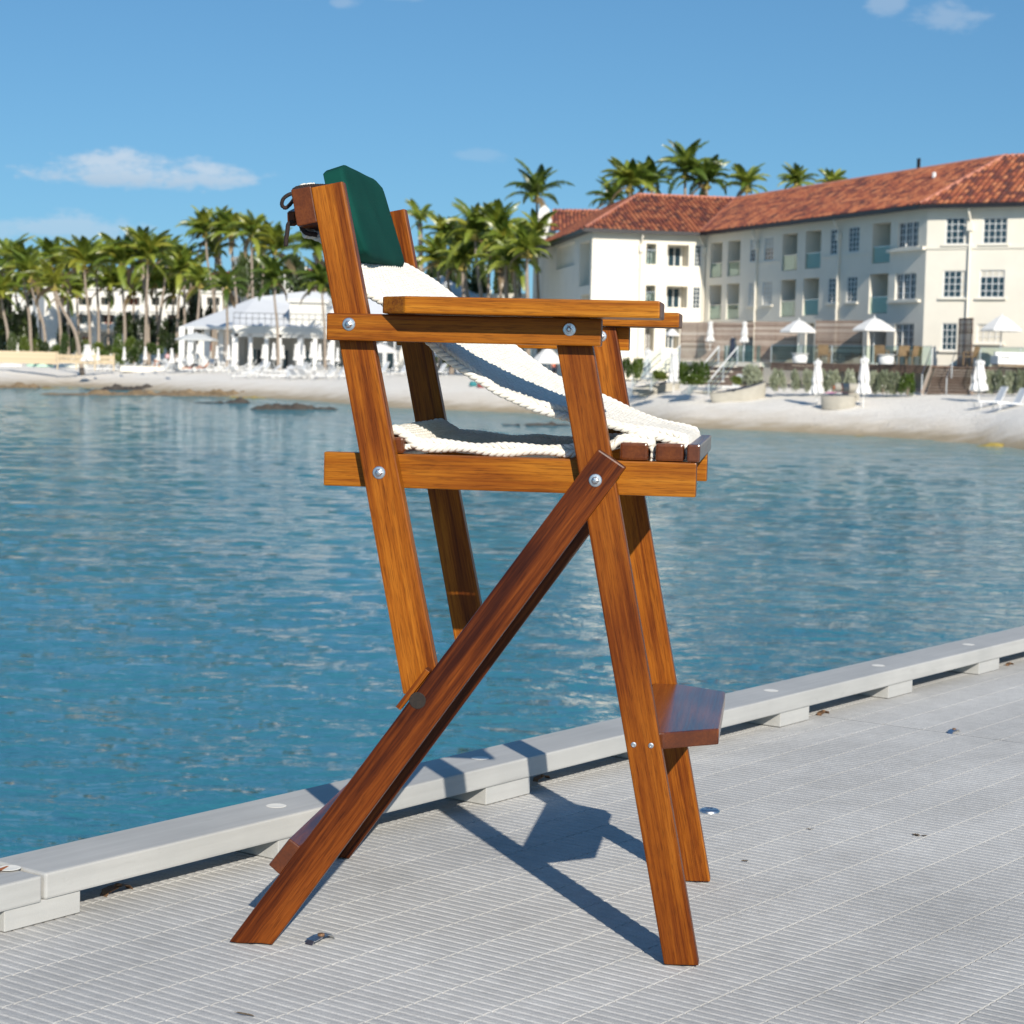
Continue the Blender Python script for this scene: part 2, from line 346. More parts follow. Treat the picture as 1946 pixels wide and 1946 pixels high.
def build_shore():
    hxs = [-1500+i*30 for i in range(160)]
    ds = [-40, -20, -10, -6, -3, -1.5, -.6, 0, .6, 1.4, 2.4, 3.5, 5, 7, 9, 11.5, 14, 17, 20, 24, 30, 38, 50, 70, 100, 160, 300, 700]
    V = []; Fc = []
    for hx in hxs:
        Ys = shoreY(hx); l = interp(hx, LX, LS)
        for d in ds:
            Y = Ys+d*l; X = (hx-CX)/F*Y
            z = ground_z(X, Y)
            if -1 < d < 12: z += .10*mnoise.fractal(Vector((X*.4, Y*.4, 3)), 1, 2, 3)
            V.append((X, Y, z))
    n = len(ds)
    for i in range(len(hxs)-1):
        for j in range(n-1): Fc.append((i*n+j, (i+1)*n+j, (i+1)*n+j+1, i*n+j+1))
    t = NT('sand'); g = t.n('ShaderNodeNewGeometry'); sz = t.n('ShaderNodeSeparateXYZ'); t.L.new(g.outputs['Position'], sz.inputs[0])
    n1 = t.noise(g.outputs['Position'], .5, 6, .6); n2 = t.noise(g.outputs['Position'], 5, 5, .7)
    zz = t.math('ADD', sz.outputs[2], t.math('MULTIPLY', t.math('SUBTRACT', n1, .5), 1.1))
    mr = t.n('ShaderNodeMapRange'); mr.inputs['From Min'].default_value = -2.4; mr.inputs['From Max'].default_value = -.4; t.L.new(zz, mr.inputs[0])
    c = t.ramp(mr.outputs[0], [(0, (.30, .24, .14)), (.18, (.42, .34, .23)), (.42, (.70, .63, .53)), (.70, (.84, .79, .71))])
    c = t.mix(.6, c, t.ramp(n2, [(.3, (.80, .79, .77)), (.65, (1.05, 1.05, 1.05))]), 'MULTIPLY')
    t.set(Base_Color=c, Roughness=.95); t.bump(t.math('ADD', n2, t.noise(g.outputs['Position'], 1.6, 4)), .8, .10)
    o = pyobj('beach', V, Fc, MATS['sand'], smooth=True); tag(o, kind='structure')
    # water sheet with real wind ripples; attribute depth: paler over the shallows by the sand
    import numpy as np
    rg = np.random.default_rng(5)
    au = np.concatenate([np.linspace(-1.3, -.34, 60), np.linspace(-.335, .385, 620), np.linspace(.39, 1.3, 60)])
    yv = 7.0*np.exp(np.arange(0, 640)*.0055)
    A, Yv = np.meshgrid(au, yv, indexing='ij'); X = A*Yv; step = Yv*.0055
    z = np.zeros_like(X); wind = R(262)
    for k in range(92):
        lam = .13*(13**rg.random()) if k < 70 else 1.4*(3.2**rg.random()); th_ = wind+rg.normal(0, .5); kx, ky = math.cos(th_)*2*math.pi/lam, math.sin(th_)*2*math.pi/lam
        amp = lam*.0027*((1.0 if lam < .6 else (.6/lam)**.8) if k < 70 else .3)
        # distort the phase a little so that crests break up; drop waves the mesh cannot carry
        ph = rg.random()*6.28+1.1*np.sin(X*(.30+.02*k)+k)+.7*np.sin(Yv*.17+2*k)
        fade = np.clip((lam/(np.abs(math.sin(th_))*step+.3*step)-1.6)/1.6, 0, 1)
        w_ = np.sin(kx*X+ky*Yv+ph); z += amp*fade*(w_+.28*np.cos(2*(kx*X+ky*Yv+ph)))
    gust = .65+.5*(.5+.5*np.sin(X*.09+1.7*np.sin(Yv*.05)))*(.5+.5*np.sin(Yv*.13+1.3*np.sin(X*.07)))
    z *= gust; n = len(yv); m = len(au)
    V = np.stack([X, Yv, WZ+z], -1).reshape(-1, 3); idx = np.arange(m*n).reshape(m, n)
    Q = np.stack([idx[:-1, :-1], idx[1:, :-1], idx[1:, 1:], idx[:-1, 1:]], -1).reshape(-1, 4)
    b = len(V); V = np.vstack([V, [(-900, -300, WZ-.05), (900, -300, WZ-.05), (900, 7.2, WZ-.05), (-900, 7.2, WZ-.05)]]); Q = np.vstack([Q, [(b, b+1, b+2, b+3)]])
    me = bpy.data.meshes.new('sea'); me.vertices.add(len(V)); me.vertices.foreach_set('co', V.ravel()); me.loops.add(Q.size); me.loops.foreach_set('vertex_index', Q.ravel())
    me.polygons.add(len(Q)); me.polygons.foreach_set('loop_start', np.arange(0, Q.size, 4)); me.polygons.foreach_set('loop_total', np.full(len(Q), 4)); me.update(calc_edges=True); me.shade_smooth()
    o = link('sea', me, None, MATS['sea']); tag(o, kind='structure')
    sh = np.array([shoreY(CX+F*a_) for a_ in au])[:, None]; dd = np.clip(1-(sh-Yv)/16, 0, 1)**1.6*.75; dd[Yv < 40] = 0
    at = me.attributes.new('depth', 'FLOAT', 'POINT'); at.data.foreach_set('value', np.concatenate([dd.ravel(), np.zeros(4)]).astype(np.float32))
build_shore()
# ------------------------------------------------------------------ dock
CD = Vector((.5904367, .807084, 0)); CN = Vector((-CD.y, CD.x, 0)); CO = Vector((.49873, 4.71171, 0))   # along the kerb, across it to the sea, origin on its near face
ROTC = math.atan2(CD.y, CD.x)
def dk(a, p, z=0.0): return CO + CD*a + CN*p + Vector((0, 0, z))
def build_deck():
    deck = empty('dock_deck', dk(0, 0, 0), ROTC); deck['kind'] = 'structure'
    PIT = .0207; WID = .102; NR = 340
    prof = [(0, -.0018), (.07, -.0016), (.17, -.0004), (.50, 0), (.83, -.0004), (.93, -.0016)]
    xs = []; 
    for k in range(NR):
        for f, h in prof: xs.append(((k+f)*PIT, h))
    xs.append((NR*PIT, -.0036))
    ys = [(-.0506, -.012, 0), (-.0505, -.0020, .4), (-.0498, 0, 1), (.0491, 0, 1), (.0503, -.0024, .25), (.0506, -.012, 0)]
    V = [(x, y, zo + h*w) for x, h in xs for y, zo, w in ys]; n = 6; Fc = []
    for i in range(len(xs)-1):
        for j in range(n-1): Fc.append((i*n+j, (i+1)*n+j, (i+1)*n+j+1, i*n+j+1))
    me = bpy.data.meshes.new('plank'); me.from_pydata(V, [], Fc); me.update()
    Lp = NR*PIT; joint = .60
    j0 = (ptz(1340+1100/3.188, 1180+625/3.188)-CO).dot(CD)
    for k in range(-2, 56):
        p = -.069 + .0515 - k*WID
        for a0 in (j0+.003, j0-Lp-.003):
            o = link('plank', me, deck, MATS['deck']); o.location = (a0, p, 0); o.rotation_euler = (random.uniform(-.0006, .0006), 0, 0)
    # body of the dock under the planks
    mb = MB(); mb.box(-12, 12, -7, .21, -.40, -.014); mb.build('dock_frame', plain('dock_body', (.10, .10, .10), .9), deck)
    for a in (-8, -3, 2, 7):
        for p in (-.4, -6):
            mb = MB().tube([(a, p, -5.0), (a, p, -.40)], .16, 16); mb.build('pile', MATS['dock_body'], deck, True)
build_deck()
def clip_at(px, py, z, label, rust=False, rz=None, s=1.0, kind='deck_clip'):
    P = ptz(px, py, z); mb = MB()
    pts = [(-.032, 0, -.001), (-.026, 0, .007), (-.008, 0, .010), (.008, 0, .010), (.020, 0, .008), (.026, 0, .001)]
    for i in range(5):
        a, b = Vector(pts[i]), Vector(pts[i+1]); w = .0105
        if i == 2:
            mb.add([(a.x, -w, a.z), (b.x, -w, b.z), (b.x, w, b.z), (a.x, w, a.z)], [(0, 1, 2, 3)])
        else:
            w2 = .0105 if i in (1,) else .008
            mb.add([(a.x, -w2, a.z), (b.x, -w2, b.z), (b.x, w2, b.z), (a.x, w2, a.z), (a.x, -w2, a.z-.0018), (b.x, -w2, b.z-.0018), (b.x, w2, b.z-.0018), (a.x, w2, a.z-.0018)],
                   [(0, 1, 2, 3), (4, 7, 6, 5), (0, 4, 5, 1), (2, 6, 7, 3), (1, 5, 6, 2), (3, 7, 4, 0)])
    o = mb.build(kind, MATS['steel_rust'] if rust else MATS['steel'], None, loc=P); o.rotation_euler = (0, 0, ROTC if rz is None else rz); o.scale = (s, s, s)
    mb = MB().lathe([(.0062, 0), (.006, .0022), (.0035, .0032), (.0001, .0032)], 12); sc = mb.build('screw_head', MATS['steel_rust'], o, True); sc.location = (0, 0, .0102)
    tag(o, label, 'clip', 'steel deck clips'); return o
def build_dock_bits():
    curb = empty('dock_curb', dk(0, 0, 0), ROTC, 'low pale grey composite curb beam on spacer blocks along the dock edge', 'curb')
    def bev(name, x0, x1, y0, y1, z0, z1, b, mat, hole=None):
        bm = bmesh.new(); bmesh.ops.create_cube(bm, size=1); bmesh.ops.scale(bm, vec=(x1-x0, y1-y0, z1-z0), verts=bm.verts)
        bmesh.ops.bevel(bm, geom=bm.edges[:], offset=b, segments=2, affect='EDGES', profile=.6)
        return bmobj(name, bm, mat, curb, loc=((x0+x1)/2, (y0+y1)/2, (z0+z1)/2))
    for x0, x1, dz in ((-6.0, -2.047, -.002), (-2.040, 3.9, 0), (3.905, 8, .001)):
        bev('beam', x0, x1, -.004, .126, .0365+dz, .078+dz, .004, MATS['curb'])
    for k in range(-6, 12):
        a = -2.116+.6035*k; b = bev('block', a, a+.150, .0, .122, .0012, .0362, .0015, MATS['curb'])
        # countersunk bolt hole over each block: pale ring, plug below the rim
        mb = MB(); mb.lathe([(.0185, .0003), (.0165, .0010), (.0150, .0008), (.0001, .0006)], 20)
        o = mb.build('bolt_plug', MATS['white_plug'], curb, True); o.location = (a+.06, .062, .0782)
    mb = MB(); vs_ = [(random.uniform(.6, 1)*.020*math.cos(q*.5236)*1.4, random.uniform(.5, 1)*.006*math.sin(q*.5236), 0) for q in range(12)]
    mb.add(vs_, [tuple(range(12))]); o = mb.build('rust_stain', MATS['rust'], curb); o.location = (-2.075, .062, .0795); o.rotation_euler = (0, 0, .3)
    clip_at(610, 1788, .0, 'shiny bent steel clip on the deck between the chair feet', s=.9)
    clip_at(224, 1694, .0, 'rusty bent steel clip half in the shade of the curb past its first block', True)
    clip_at(1030, 1481, .0, 'brown rusty clip on the deck in the shadow behind the chair by a curb block', True, s=.8)
    clip_at(1565, 1357, .0, 'small tarnished clip lying close to a curb block beyond the footrest', True, s=.8)
    clip_at(1813, 1392, .0, 'flat bluish steel clip on the line where deck planks butt', s=.8)
    clip_at(1919, 1264, .0, 'tiny brown clip at the foot of the farthest visible curb block', True, s=.7)
    P = ptz(1348, 1542, 0); mb = MB(); mb.lathe([(.021, -.002), (.021, .0025), (.016, .0055), (.007, .0065), (.0066, .0045), (.0001, .0045)], 24)
    tag(mb.build('deck_bolt', MATS['steel'], None, True, P), 'round domed steel bolt head on the deck behind the front legs', 'bolt')
    for px, py, lab, sz in ((1749, 1588, 'dry brown leaf scrap on a deck seam away from the chair', .022), (1414, 1636, 'small dark grit flake on the deck right of the chair feet', .013), (1539, 1576, 'tiny pale brown crumb on a deck seam beyond the chair', .012), (460, 1927, 'thin dark twig lying in a deck groove in front of the rear foot', .03)):
        P = ptz(px, py, .001); mb = MB()
        for k in range(7):
            a = random.uniform(0, 6.28); q = Vector((random.uniform(-1, 1)*sz*.5, random.uniform(-1, 1)*sz*(.05 if sz > .025 else .28), .001)); r_ = sz*random.uniform(.12, .3)
            thin = .12 if sz > .025 else .6
            vv = [q+Vector((r_*math.cos(a+b*1.57), r_*thin*math.sin(a*0+b*1.57), random.uniform(0, .12)*sz)) for b in range(4)]
            vv2 = [x+Vector((0, 0, -.0012)) for x in vv]; mb.add(vv+vv2, [(0, 1, 2, 3), (7, 6, 5, 4), (0, 4, 5, 1), (1, 5, 6, 2), (2, 6, 7, 3), (3, 7, 4, 0)])
        o = mb.build('dry_leaf' if sz < .025 else 'twig', MATS['debris'], None, loc=P); o.rotation_euler = (0, 0, -.5); o.scale = (1, 1 if sz < .025 else .45, .6); tag(o, lab, 'debris')
build_dock_bits()
# ------------------------------------------------------------------ the tall deck chair
TH = R(7.4276); CW, CT = .26, .024
chair = empty('tall_deck_chair', (-.02534, 3.21562, 0), -TH, 'tall varnished hardwood deck chair with white rope sling standing on the dock', 'chair')
def cl(u, off, v): return Vector((u, -off, v))
def prism(name, outline, o0, o1, grain, mat, bevel=.0025, parent=chair, seg=2):
    """board: outline in the chair's side plane (u, v), from offset o0 to o1 towards the camera; grain = angle in the side plane, or 'across'"""
    cu = sum(p[0] for p in outline)/len(outline); cv = sum(p[1] for p in outline)/len(outline); co = (o0+o1)/2
    c = cl(cu, co, cv)
    if grain == 'across': X = Vector((0, 1, 0)); Z = Vector((0, 0, 1)); Y = Z.cross(X)
    else: X = Vector((math.cos(grain), 0, math.sin(grain))); Y = Vector((0, 1, 0)); Z = X.cross(Y)
    Mi = Matrix((X, Y, Z)); bm = bmesh.new()
    if isinstance(outline[0][0], tuple): raise ValueError
    a = [bm.verts.new(Mi @ (cl(u, o1, v)-c)) for u, v in outline]; b = [bm.verts.new(Mi @ (cl(u, o0, v)-c)) for u, v in outline]
    n = len(outline); bm.faces.new(a); bm.faces.new(list(reversed(b)))
    for i in range(n): bm.faces.new((a[i], b[i], b[(i+1) % n], a[(i+1) % n]))
    bmesh.ops.recalc_face_normals(bm, faces=bm.faces[:])
    if bevel: bmesh.ops.bevel(bm, geom=bm.edges[:], offset=bevel, segments=seg, affect='EDGES', profile=.6, clamp_overlap=True)
    o = bmobj(name, bm, MATS[mat], parent); Mo = Mi.transposed().to_4x4(); Mo.translation = c
    o.matrix_basis = Mo if parent is chair else o.matrix_basis
    return o
def bolt(parent, u, v, off, sign, kind='dome', r=.0095):
    Mp = parent.matrix_basis.inverted()
    def put(name, mb, mat, sm):
        o = mb.build(name, MATS[mat], parent, sm); Mo = Matrix.Rotation(R(90)*sign, 4, 'X'); Mo.translation = cl(u, off, v); o.matrix_basis = Mp @ Mo; return o
    put('washer', MB().lathe([(r, -.001), (r, .0008), (r*.9, .0016), (r*.55, .0019), (r*.5, .0012), (.0001, .0012)], 24), 'steel', False)
    if kind == 'dome': put('bolt_head', MB().lathe([(.0056, .001), (.0056, .0042), (.0046, .0058), (.0026, .0066), (.0001, .0068)], 6), 'steel', False)
    elif kind == 'nut':
        put('bolt_head', MB().lathe([(.0060, .001), (.0060, .0050), (.0040, .0054), (.0034, .003), (.0031, .003), (.0030, .0075), (.0020, .0085), (.0001, .0085)], 6), 'steel', False)
    return parent
gL = math.atan2(.7422, -.1523); gF = math.atan2(.942, -.189); gB = math.atan2(.7565, .535)
for s in (1, -1):
    def S(a, b): return (a, b) if s > 0 else (-b, -a)
    m1 = 'teak'
    rl = prism('rear_leg', [(-.249, 1.1258), (-.2022, 1.1354), (-.0405, .392), (-.0965, .384)], *S(CW-CT, CW), gL, m1)
    fl = prism('front_leg', [(.1105, .9425), (.1630, .9425), (.3515, .003), (.3005, .0015)], *S(CW-CT, CW), gF, m1)
    br = prism('brace', [(.185, .7565), (.2255, .7306), (-.2830, .0015), (-.299, .0030), (-.330, .0010), (-.349, .0022)], *S(CW+.0004, CW+CT), gB, 'teak_dark')
    sr = prism('seat_rail', [(-.228, .688), (-.228, .7385), (.325, .7385), (.325, .688)], *S(CW-2*CT+.0005, CW-CT-.0004), 0, 'teak_gold')
    ar = prism('arm_rail', [(-.2165, .9035), (-.2165, .9430), (.185, .9430), (.185, .9035)], *S(CW+.0004, CW+CT), 0, 'teak_gold')
    if s > 0: rl['label'] = 'rear leg with warm streaked grain'
    bolt(ar, -.1833, .9272, s*(CW+CT), s); bolt(ar, .1392, .9266, s*(CW+CT), s, 'nut')
    bolt(rl, -.1392, .7113, s*CW, s); bolt(br, .1824, .7112, s*(CW+CT), s)
    for uu in (.2468, .2722): bolt(fl, uu, .3255, s*CW, s, 'screw', .0042)
    # inner bolt ends
    bolt(fl, .1392, .9266, s*(CW-CT), -s)
    # armrest: plan outline with a cut rear outer corner
    bm = bmesh.new(); oc, ic = .33, .222
    pl = [(-.133, ic), (.271, ic), (.271, oc), (-.093, oc), (-.133, oc-.04)]
    a = [bm.verts.new((u-.07, -s*o+s*.275, .0125)) for u, o in pl]; b = [bm.verts.new((u-.07, -s*o+s*.275, -.0120)) for u, o in pl]
    bm.faces.new(a); bm.faces.new(list(reversed(b)))
    for i in range(5): bm.faces.new((a[i], b[i], b[(i+1) % 5], a[(i+1) % 5]))
    bmesh.ops.recalc_face_normals(bm, faces=bm.faces[:]); bmesh.ops.bevel(bm, geom=bm.edges[:], offset=.003, segments=2, affect='EDGES', profile=.6)
    bmobj('armrest', bm, MATS['teak_gold'], chair, loc=cl(.07, s*.275, .9556))
    # little stop block on the brace where the rear leg lands
    prism('stop_block', [(-.1030, .3690), (-.0600, .4275), (-.0530, .4225), (-.0960, .3640)], *S(CW+.001, CW+CT-.001), gB, 'teak', .001)
    # dowel end in the brace
    mb = MB().lathe([(.0125, -.001), (.0125, .0004), (.0118, .0009), (.0001, .0007)], 20); o = mb.build('dowel_end', MATS['dowel_dark'], chair)
    Mo = Matrix.Rotation(R(90)*s, 4, 'X'); Mo.translation = cl(-.0703, s*(CW+CT), .3798); o.matrix_basis = Mo
# cross pieces
prism('top_bar', [(-.2792, 1.1222), (-.2492, 1.1278), (-.2386, 1.0752), (-.2690, 1.0690)], -(CW-.001), CW-.001, 'across', 'teak_dark', .002)
prism('seat_slat', [(.2125, .7392), (.2125, .7650), (.2535, .7650), (.2535, .7392)], -(CW-CT), CW-CT, 'across', 'teak_dark', .004)
prism('seat_slat', [(.2645, .7392), (.2645, .7650), (.3055, .7650), (.3055, .7392)], -(CW-CT), CW-CT, 'across', 'teak_dark', .004)
prism('seat_slat', [(.3105, .7392), (.3105, .7650), (.3295, .7650), (.3295, .7392)], -(CW-CT), CW-CT, 'across', 'teak_gloss', .003)
prism('seat_slat', [(-.142, .7392), (-.142, .7630), (-.108, .7630), (-.108, .7392)], -(CW-CT), CW-CT, 'across', 'teak_dark', .004)
prism('rear_step', [(-.2905, .1225), (-.2595, .1640), (-.2425, .1520), (-.2735, .1085)], -(CW+CT-.001), CW+CT-.001, 'across', 'teak_gloss', .002)
mb = MB().tube([cl(-.0703, -(CW-CT+.001), .3798), cl(-.0703, CW-CT+.001, .3798)], .0115, 16); mb.build('dowel', MATS['teak_dark'], chair, True)
def footrest():
    bm = bmesh.new(); pl = [(.244, .2355), (.290, .2355), (.368, .178), (.368, -.178), (.290, -.2355), (.244, -.2355)]
    a = [bm.verts.new((-o, u-.28, .0122)) for u, o in pl]; b = [bm.verts.new((-o, u-.28, -.0122)) for u, o in pl]
    bm.faces.new(a); bm.faces.new(list(reversed(b)))
    for i in range(6): bm.faces.new((a[i], b[i], b[(i+1) % 6], a[(i+1) % 6]))
    bmesh.ops.recalc_face_normals(bm, faces=bm.faces[:]); bmesh.ops.bevel(bm, geom=bm.edges[:], offset=.0025, segments=2, affect='EDGES', profile=.6)
    o = bmobj('footrest', bm, MATS['teak_gloss'], chair)
    # grain runs across the chair: local x = across
    M_ = Matrix(((0, 1, 0), (1, 0, 0), (0, 0, 1))).to_4x4(); M_.translation = cl(.28, 0, .3285)
    for v in o.data.vertices: pass
    o.matrix_basis = M_
    o.data.flip_normals()
footrest()
# ---- rope slings
def sag_pt(path, i, c, half, sag, k, drop):
    p = path[i]; f = sag[i]*(1-abs(c)**2.2)
    wob = .0016*mnoise.noise(Vector((i*.06, c*6, k)))
    q = path[max(i-1, 0)]; r_ = path[min(i+1, len(path)-1)]; d = Vector((r_.x-q.x, 0, r_.z-q.z)).normalized(); nn = Vector((-d.z, 0, d.x))
    if nn.z < 0 and abs(nn.z) > .3: nn = -nn
    dr = drop[i]*max(0, (c+.35)/1.35)**1.6
    base = Vector((p.x, 0, p.z - f + wob))-Vector((-d.z, 0, d.x))*dr if d.x > 0 else Vector((p.x, 0, p.z - f + wob)); return base + Vector((0, -c*half, 0))
def sling(name, prof, half, sagf, nrope, seedk, edge_r=.0042, dropf=lambda t: 0.0):
    nseg = 230; path = crom([(u, 0, v) for u, v in prof], nseg); L = sum((path[i+1]-path[i]).length for i in range(nseg-1))
    sag = [sagf(i/(nseg-1)) for i in range(nseg)]; mb = MB(); per = .0105/(L/nseg); drop = [dropf(i/(nseg-1)) for i in range(nseg)]
    for r_ in range(nrope):
        c = -1+2*(r_+.5)/nrope; ph = (r_ % 2)*math.pi
        pts = [sag_pt(path, i, c, half, sag, seedk, drop) for i in range(nseg)]
        mb.tube(pts, half/nrope*1.12, 6, rf=lambda i, a, ph=ph: 1+.30*math.cos(2*math.pi*i/per+ph+a)+.08*math.cos(4*math.pi*i/per+a*2))
    o = mb.build(name, MATS['rope'], chair, True); o['kind'] = 'stuff'
    for sgn in (1, -1):
        for lay in range(2):
            mb = MB(); pitch = .030/(L/nseg)
            for st in range(3):
                pts = []
                for i in range(nseg):
                    a = 2*math.pi*(i/pitch+st/3)*(1 if lay == 0 else -1)
                    b = sag_pt(path, i, sgn*(1.0+.012*mnoise.noise(Vector((i*.05, sgn, lay+seedk)))), half, sag, seedk, drop)
                    pts.append(b+Vector((0, -sgn*(.002+.0085*lay)+math.cos(a)*edge_r*.78, math.sin(a)*edge_r*.78+(.004-.010*lay)*(.6+.4*math.sin(i*.12+lay)))))
                mb.tube(pts, edge_r*.86, 7)
            mb.build('edge_rope', MATS['rope'], o, True)
    return o
back = sling('back_sling', [(-.258, 1.131), (-.2835, 1.121), (-.272, 1.066), (-.255, 1.060), (-.185, 1.030), (-.10, .977), (-.013, .906), (.077, .850), (.153, .818), (.24, .786), (.293, .773), (.3075, .766), (.309, .744)],
             .192, lambda t: .016*math.sin(math.pi*min(max((t-.14)/.80, 0), 1))**.9, 42, 1.0, dropf=lambda t: .038*min(max((t-.16)/.10, 0), 1)*min(max((.90-t)/.30, 0), 1))
seat = sling('seat_sling', [(-.125, .7335), (-.143, .738), (-.1455, .762), (-.128, .7735), (-.105, .764), (-.085, .7545), (0, .750), (.10, .750), (.19, .757), (.212, .769), (.25, .770), (.259, .762), (.259, .742)],
             .205, lambda t: .012*math.sin(math.pi*min(max((t-.15)/.7, 0), 1)), 42, 5.0)
def twist(name, pts, r, parent, n=60, pitch=9, mat='rope'):
    P = crom(pts, n); mb = MB()
    for st in range(3):
        q = []
        for i, p in enumerate(P):
            d = (P[min(i+1, n-1)]-P[max(i-1, 0)]).normalized(); x = d.orthogonal().normalized(); y = d.cross(x); a = 2*math.pi*(i/pitch+st/3)
            q.append(p+x*math.cos(a)*r*.5+y*math.sin(a)*r*.5)
        mb.tube(q, r*.56, 6)
    return mb.build(name, MATS[mat], parent, True)
for k in range(11):
    o = -.2+.04*k
    for u0 in (.2590, .3080):
        twist('rope_tie', [cl(u0-.012, o, .772), cl(u0-.002, o+.004, .768), cl(u0, o, .755), cl(u0, o-.003, .742), cl(u0-.003, o, .737)], .0042, back, 40, 10)
twist('rope_tie', [cl(-.15, .215, .742), cl(-.12, .219, .746), cl(-.085, .213, .752), cl(-.05, .212, .750)], .0048, seat, 60, 10)
# ---- green headrest cushion, tied to the top bar
def cushion():
    ax = Vector((-.046, 0, .139)).normalized(); tk = Vector((ax.z, 0, -ax.x))        # up along the lean, forward
    H2, W2, T2 = .076, .172, .019
    root = empty('headrest_cushion', chair.matrix_basis @ (cl(-.190, 0, 1.035)), -TH, 'dark green canvas headrest cushion tied to the top of the deck chair', 'cushion')
    bm = bmesh.new(); bmesh.ops.create_cube(bm, size=2); bmesh.ops.subdivide_edges(bm, edges=bm.edges[:], cuts=15, use_grid_fill=True)
    for v in bm.verts:
        x, y, z = v.co                       # x thickness, y across, z height
        ex = 1-.75*max(abs(y)**7, abs(z)**6); k = 1.0
        px_ = x*T2*(.50+.50*max(0, ex)**.6)*(1+.05*mnoise.noise(Vector((y*2, z*2, x))))
        cr = (max(0, abs(y)-.70)/.30)*(max(0, abs(z)-.55)/.45)
        py_ = y*W2*(1-.055*cr); pz_ = z*H2*(1-.15*cr) + .0012*mnoise.noise(Vector((y*1.5, z, 7)))
        v.co = tk*px_ + Vector((0, py_, 0)) + ax*pz_
    o = bmobj('pad', bm, MATS['canvas_green'], root, True); o.location = Vector((-.030, 0, .062))
    # piping seam round the rear rim
    for sx in (-1, 1):
        ring = []
        for i in range(64):
            a = 2*math.pi*i/64; cy, cz = math.cos(a), math.sin(a); q = (abs(cy)**6+abs(cz)**6)**(-1/6)
            ring.append(Vector((-.030, 0, .062))+tk*(sx*T2*.50)+Vector((0, cy*q*W2*.985, 0))+ax*(cz*q*H2*.978))
        ring.append(ring[0]); MB().tube(ring, .0013, 5, cap=False).build('piping', MATS['canvas_green'], root, True)
    ofs = cl(-.190, 0, 1.035)
    def lp(pts): return [cl(*p)-ofs for p in pts]
    twist('tie_cord', lp([(-.235, .21, 1.132), (-.26, .213, 1.1315), (-.283, .215, 1.127), (-.2845, .216, 1.118), (-.279, .216, 1.098), (-.270, .214, 1.066), (-.25, .212, 1.060)]), .0038, root, 90, 7, 'cord_dark')
    twist('tie_cord', lp([(-.283, .216, 1.120), (-.290, .222, 1.1185), (-.2985, .224, 1.112), (-.3015, .222, 1.103), (-.2965, .220, 1.0985), (-.290, .218, 1.104), (-.284, .216, 1.113)]), .0030, root, 90, 8, 'cord_dark')
    twist('tie_cord', lp([(-.284, .216, 1.079), (-.2915, .219, 1.075), (-.2930, .220, 1.062), (-.2945, .2205, 1.052), (-.2948, .220, 1.043)]), .0034, root, 90, 8, 'cord_dark')
    twist('tie_cord', lp([(-.240, -.16, 1.133), (-.265, -.16, 1.1312), (-.2855, -.16, 1.122), (-.272, -.16, 1.064), (-.24, -.16, 1.062)]), .0034, root, 90, 7, 'cord_dark')
    bm = bmesh.new(); bmesh.ops.create_cube(bm, size=1); bmesh.ops.scale(bm, vec=(.060, .0125, .022), verts=bm.verts); bmesh.ops.bevel(bm, geom=bm.edges[:], offset=.0018, segments=2, affect='EDGES')
    o = bmobj('cord_toggle', bm, MATS['teak_dark'], root); o.location = lp([(-.2875, .19, 1.0885)])[0]; o.rotation_euler = (0, -.2, R(90))
cushion()
# ------------------------------------------------------------------ buildings
plain('stucco', (.74, .69, .59), .85, .04, .6, .25, 6)
plain('stucco_white', (.64, .625, .58), .8, .04, .6)
plain('trim_white', (.68, .68, .665), .55, .03, 2)
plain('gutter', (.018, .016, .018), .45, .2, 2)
plain('interior', (.30, .27, .22), .9, .1, 1)
plain('door_dark', (.05, .035, .03), .5, .2, 2)
plain('door_red', (.22, .06, .03), .5, .2, 2)
plain('curtain', (.60, .56, .48), .9, .1, 4)
t = NT('window_glass'); t.set(Base_Color=(.022, .045, .060), Roughness=.06, IOR=1.5, Specular_IOR_Level=.8)
t.bump(t.noise(t.coord('Object'), .8, 3), .05, .05)
t = NT('rail_glass'); lw = t.n('ShaderNodeLayerWeight', Blend=.22); tr = t.n('ShaderNodeBsdfTransparent'); tr.inputs[0].default_value = (.80, .87, .85, 1)
gl = t.n('ShaderNodeBsdfGlossy', Roughness=.02); gl.inputs[0].default_value = (.9, .95, .95, 1); ms = t.n('ShaderNodeMixShader')
t.L.new(t.math('ADD', t.math('MULTIPLY', lw.outputs['Fresnel'], .18), .03, True), ms.inputs[0]); t.L.new(tr.outputs[0], ms.inputs[1]); t.L.new(gl.outputs[0], ms.inputs[2]); t.L.new(ms.outputs[0], t.out.inputs[0])
t = NT('roof_tile'); a = t.n('ShaderNodeAttribute', attribute_name='tone'); g = t.n('ShaderNodeNewGeometry')
c = t.ramp(a.outputs['Fac'], [(0, (.085, .034, .030)), (.22, (.15, .042, .030)), (.45, (.25, .066, .036)), (.7, (.37, .115, .05)), (1, (.47, .19, .09))])
c = t.mix(.5, c, t.ramp(t.noise(g.outputs['Position'], 6, 4), [(.3, (.75, .74, .72)), (.7, (1.08, 1.06, 1.04))]), 'MULTIPLY')
t.set(Base_Color=c, Roughness=.85)
plain('ridge_tile', (.50, .20, .13), .85, .2, 3)
plain('deck_boards', (.115, .075, .055), .7, .25, 1.5)
t = NT('screen_wood'); oi = t.n('ShaderNodeObjectInfo'); g = t.n('ShaderNodeNewGeometry')
c = t.ramp(oi.outputs['Random'], [(0, (.20, .135, .10)), (.5, (.33, .25, .20)), (1, (.47, .40, .34))])
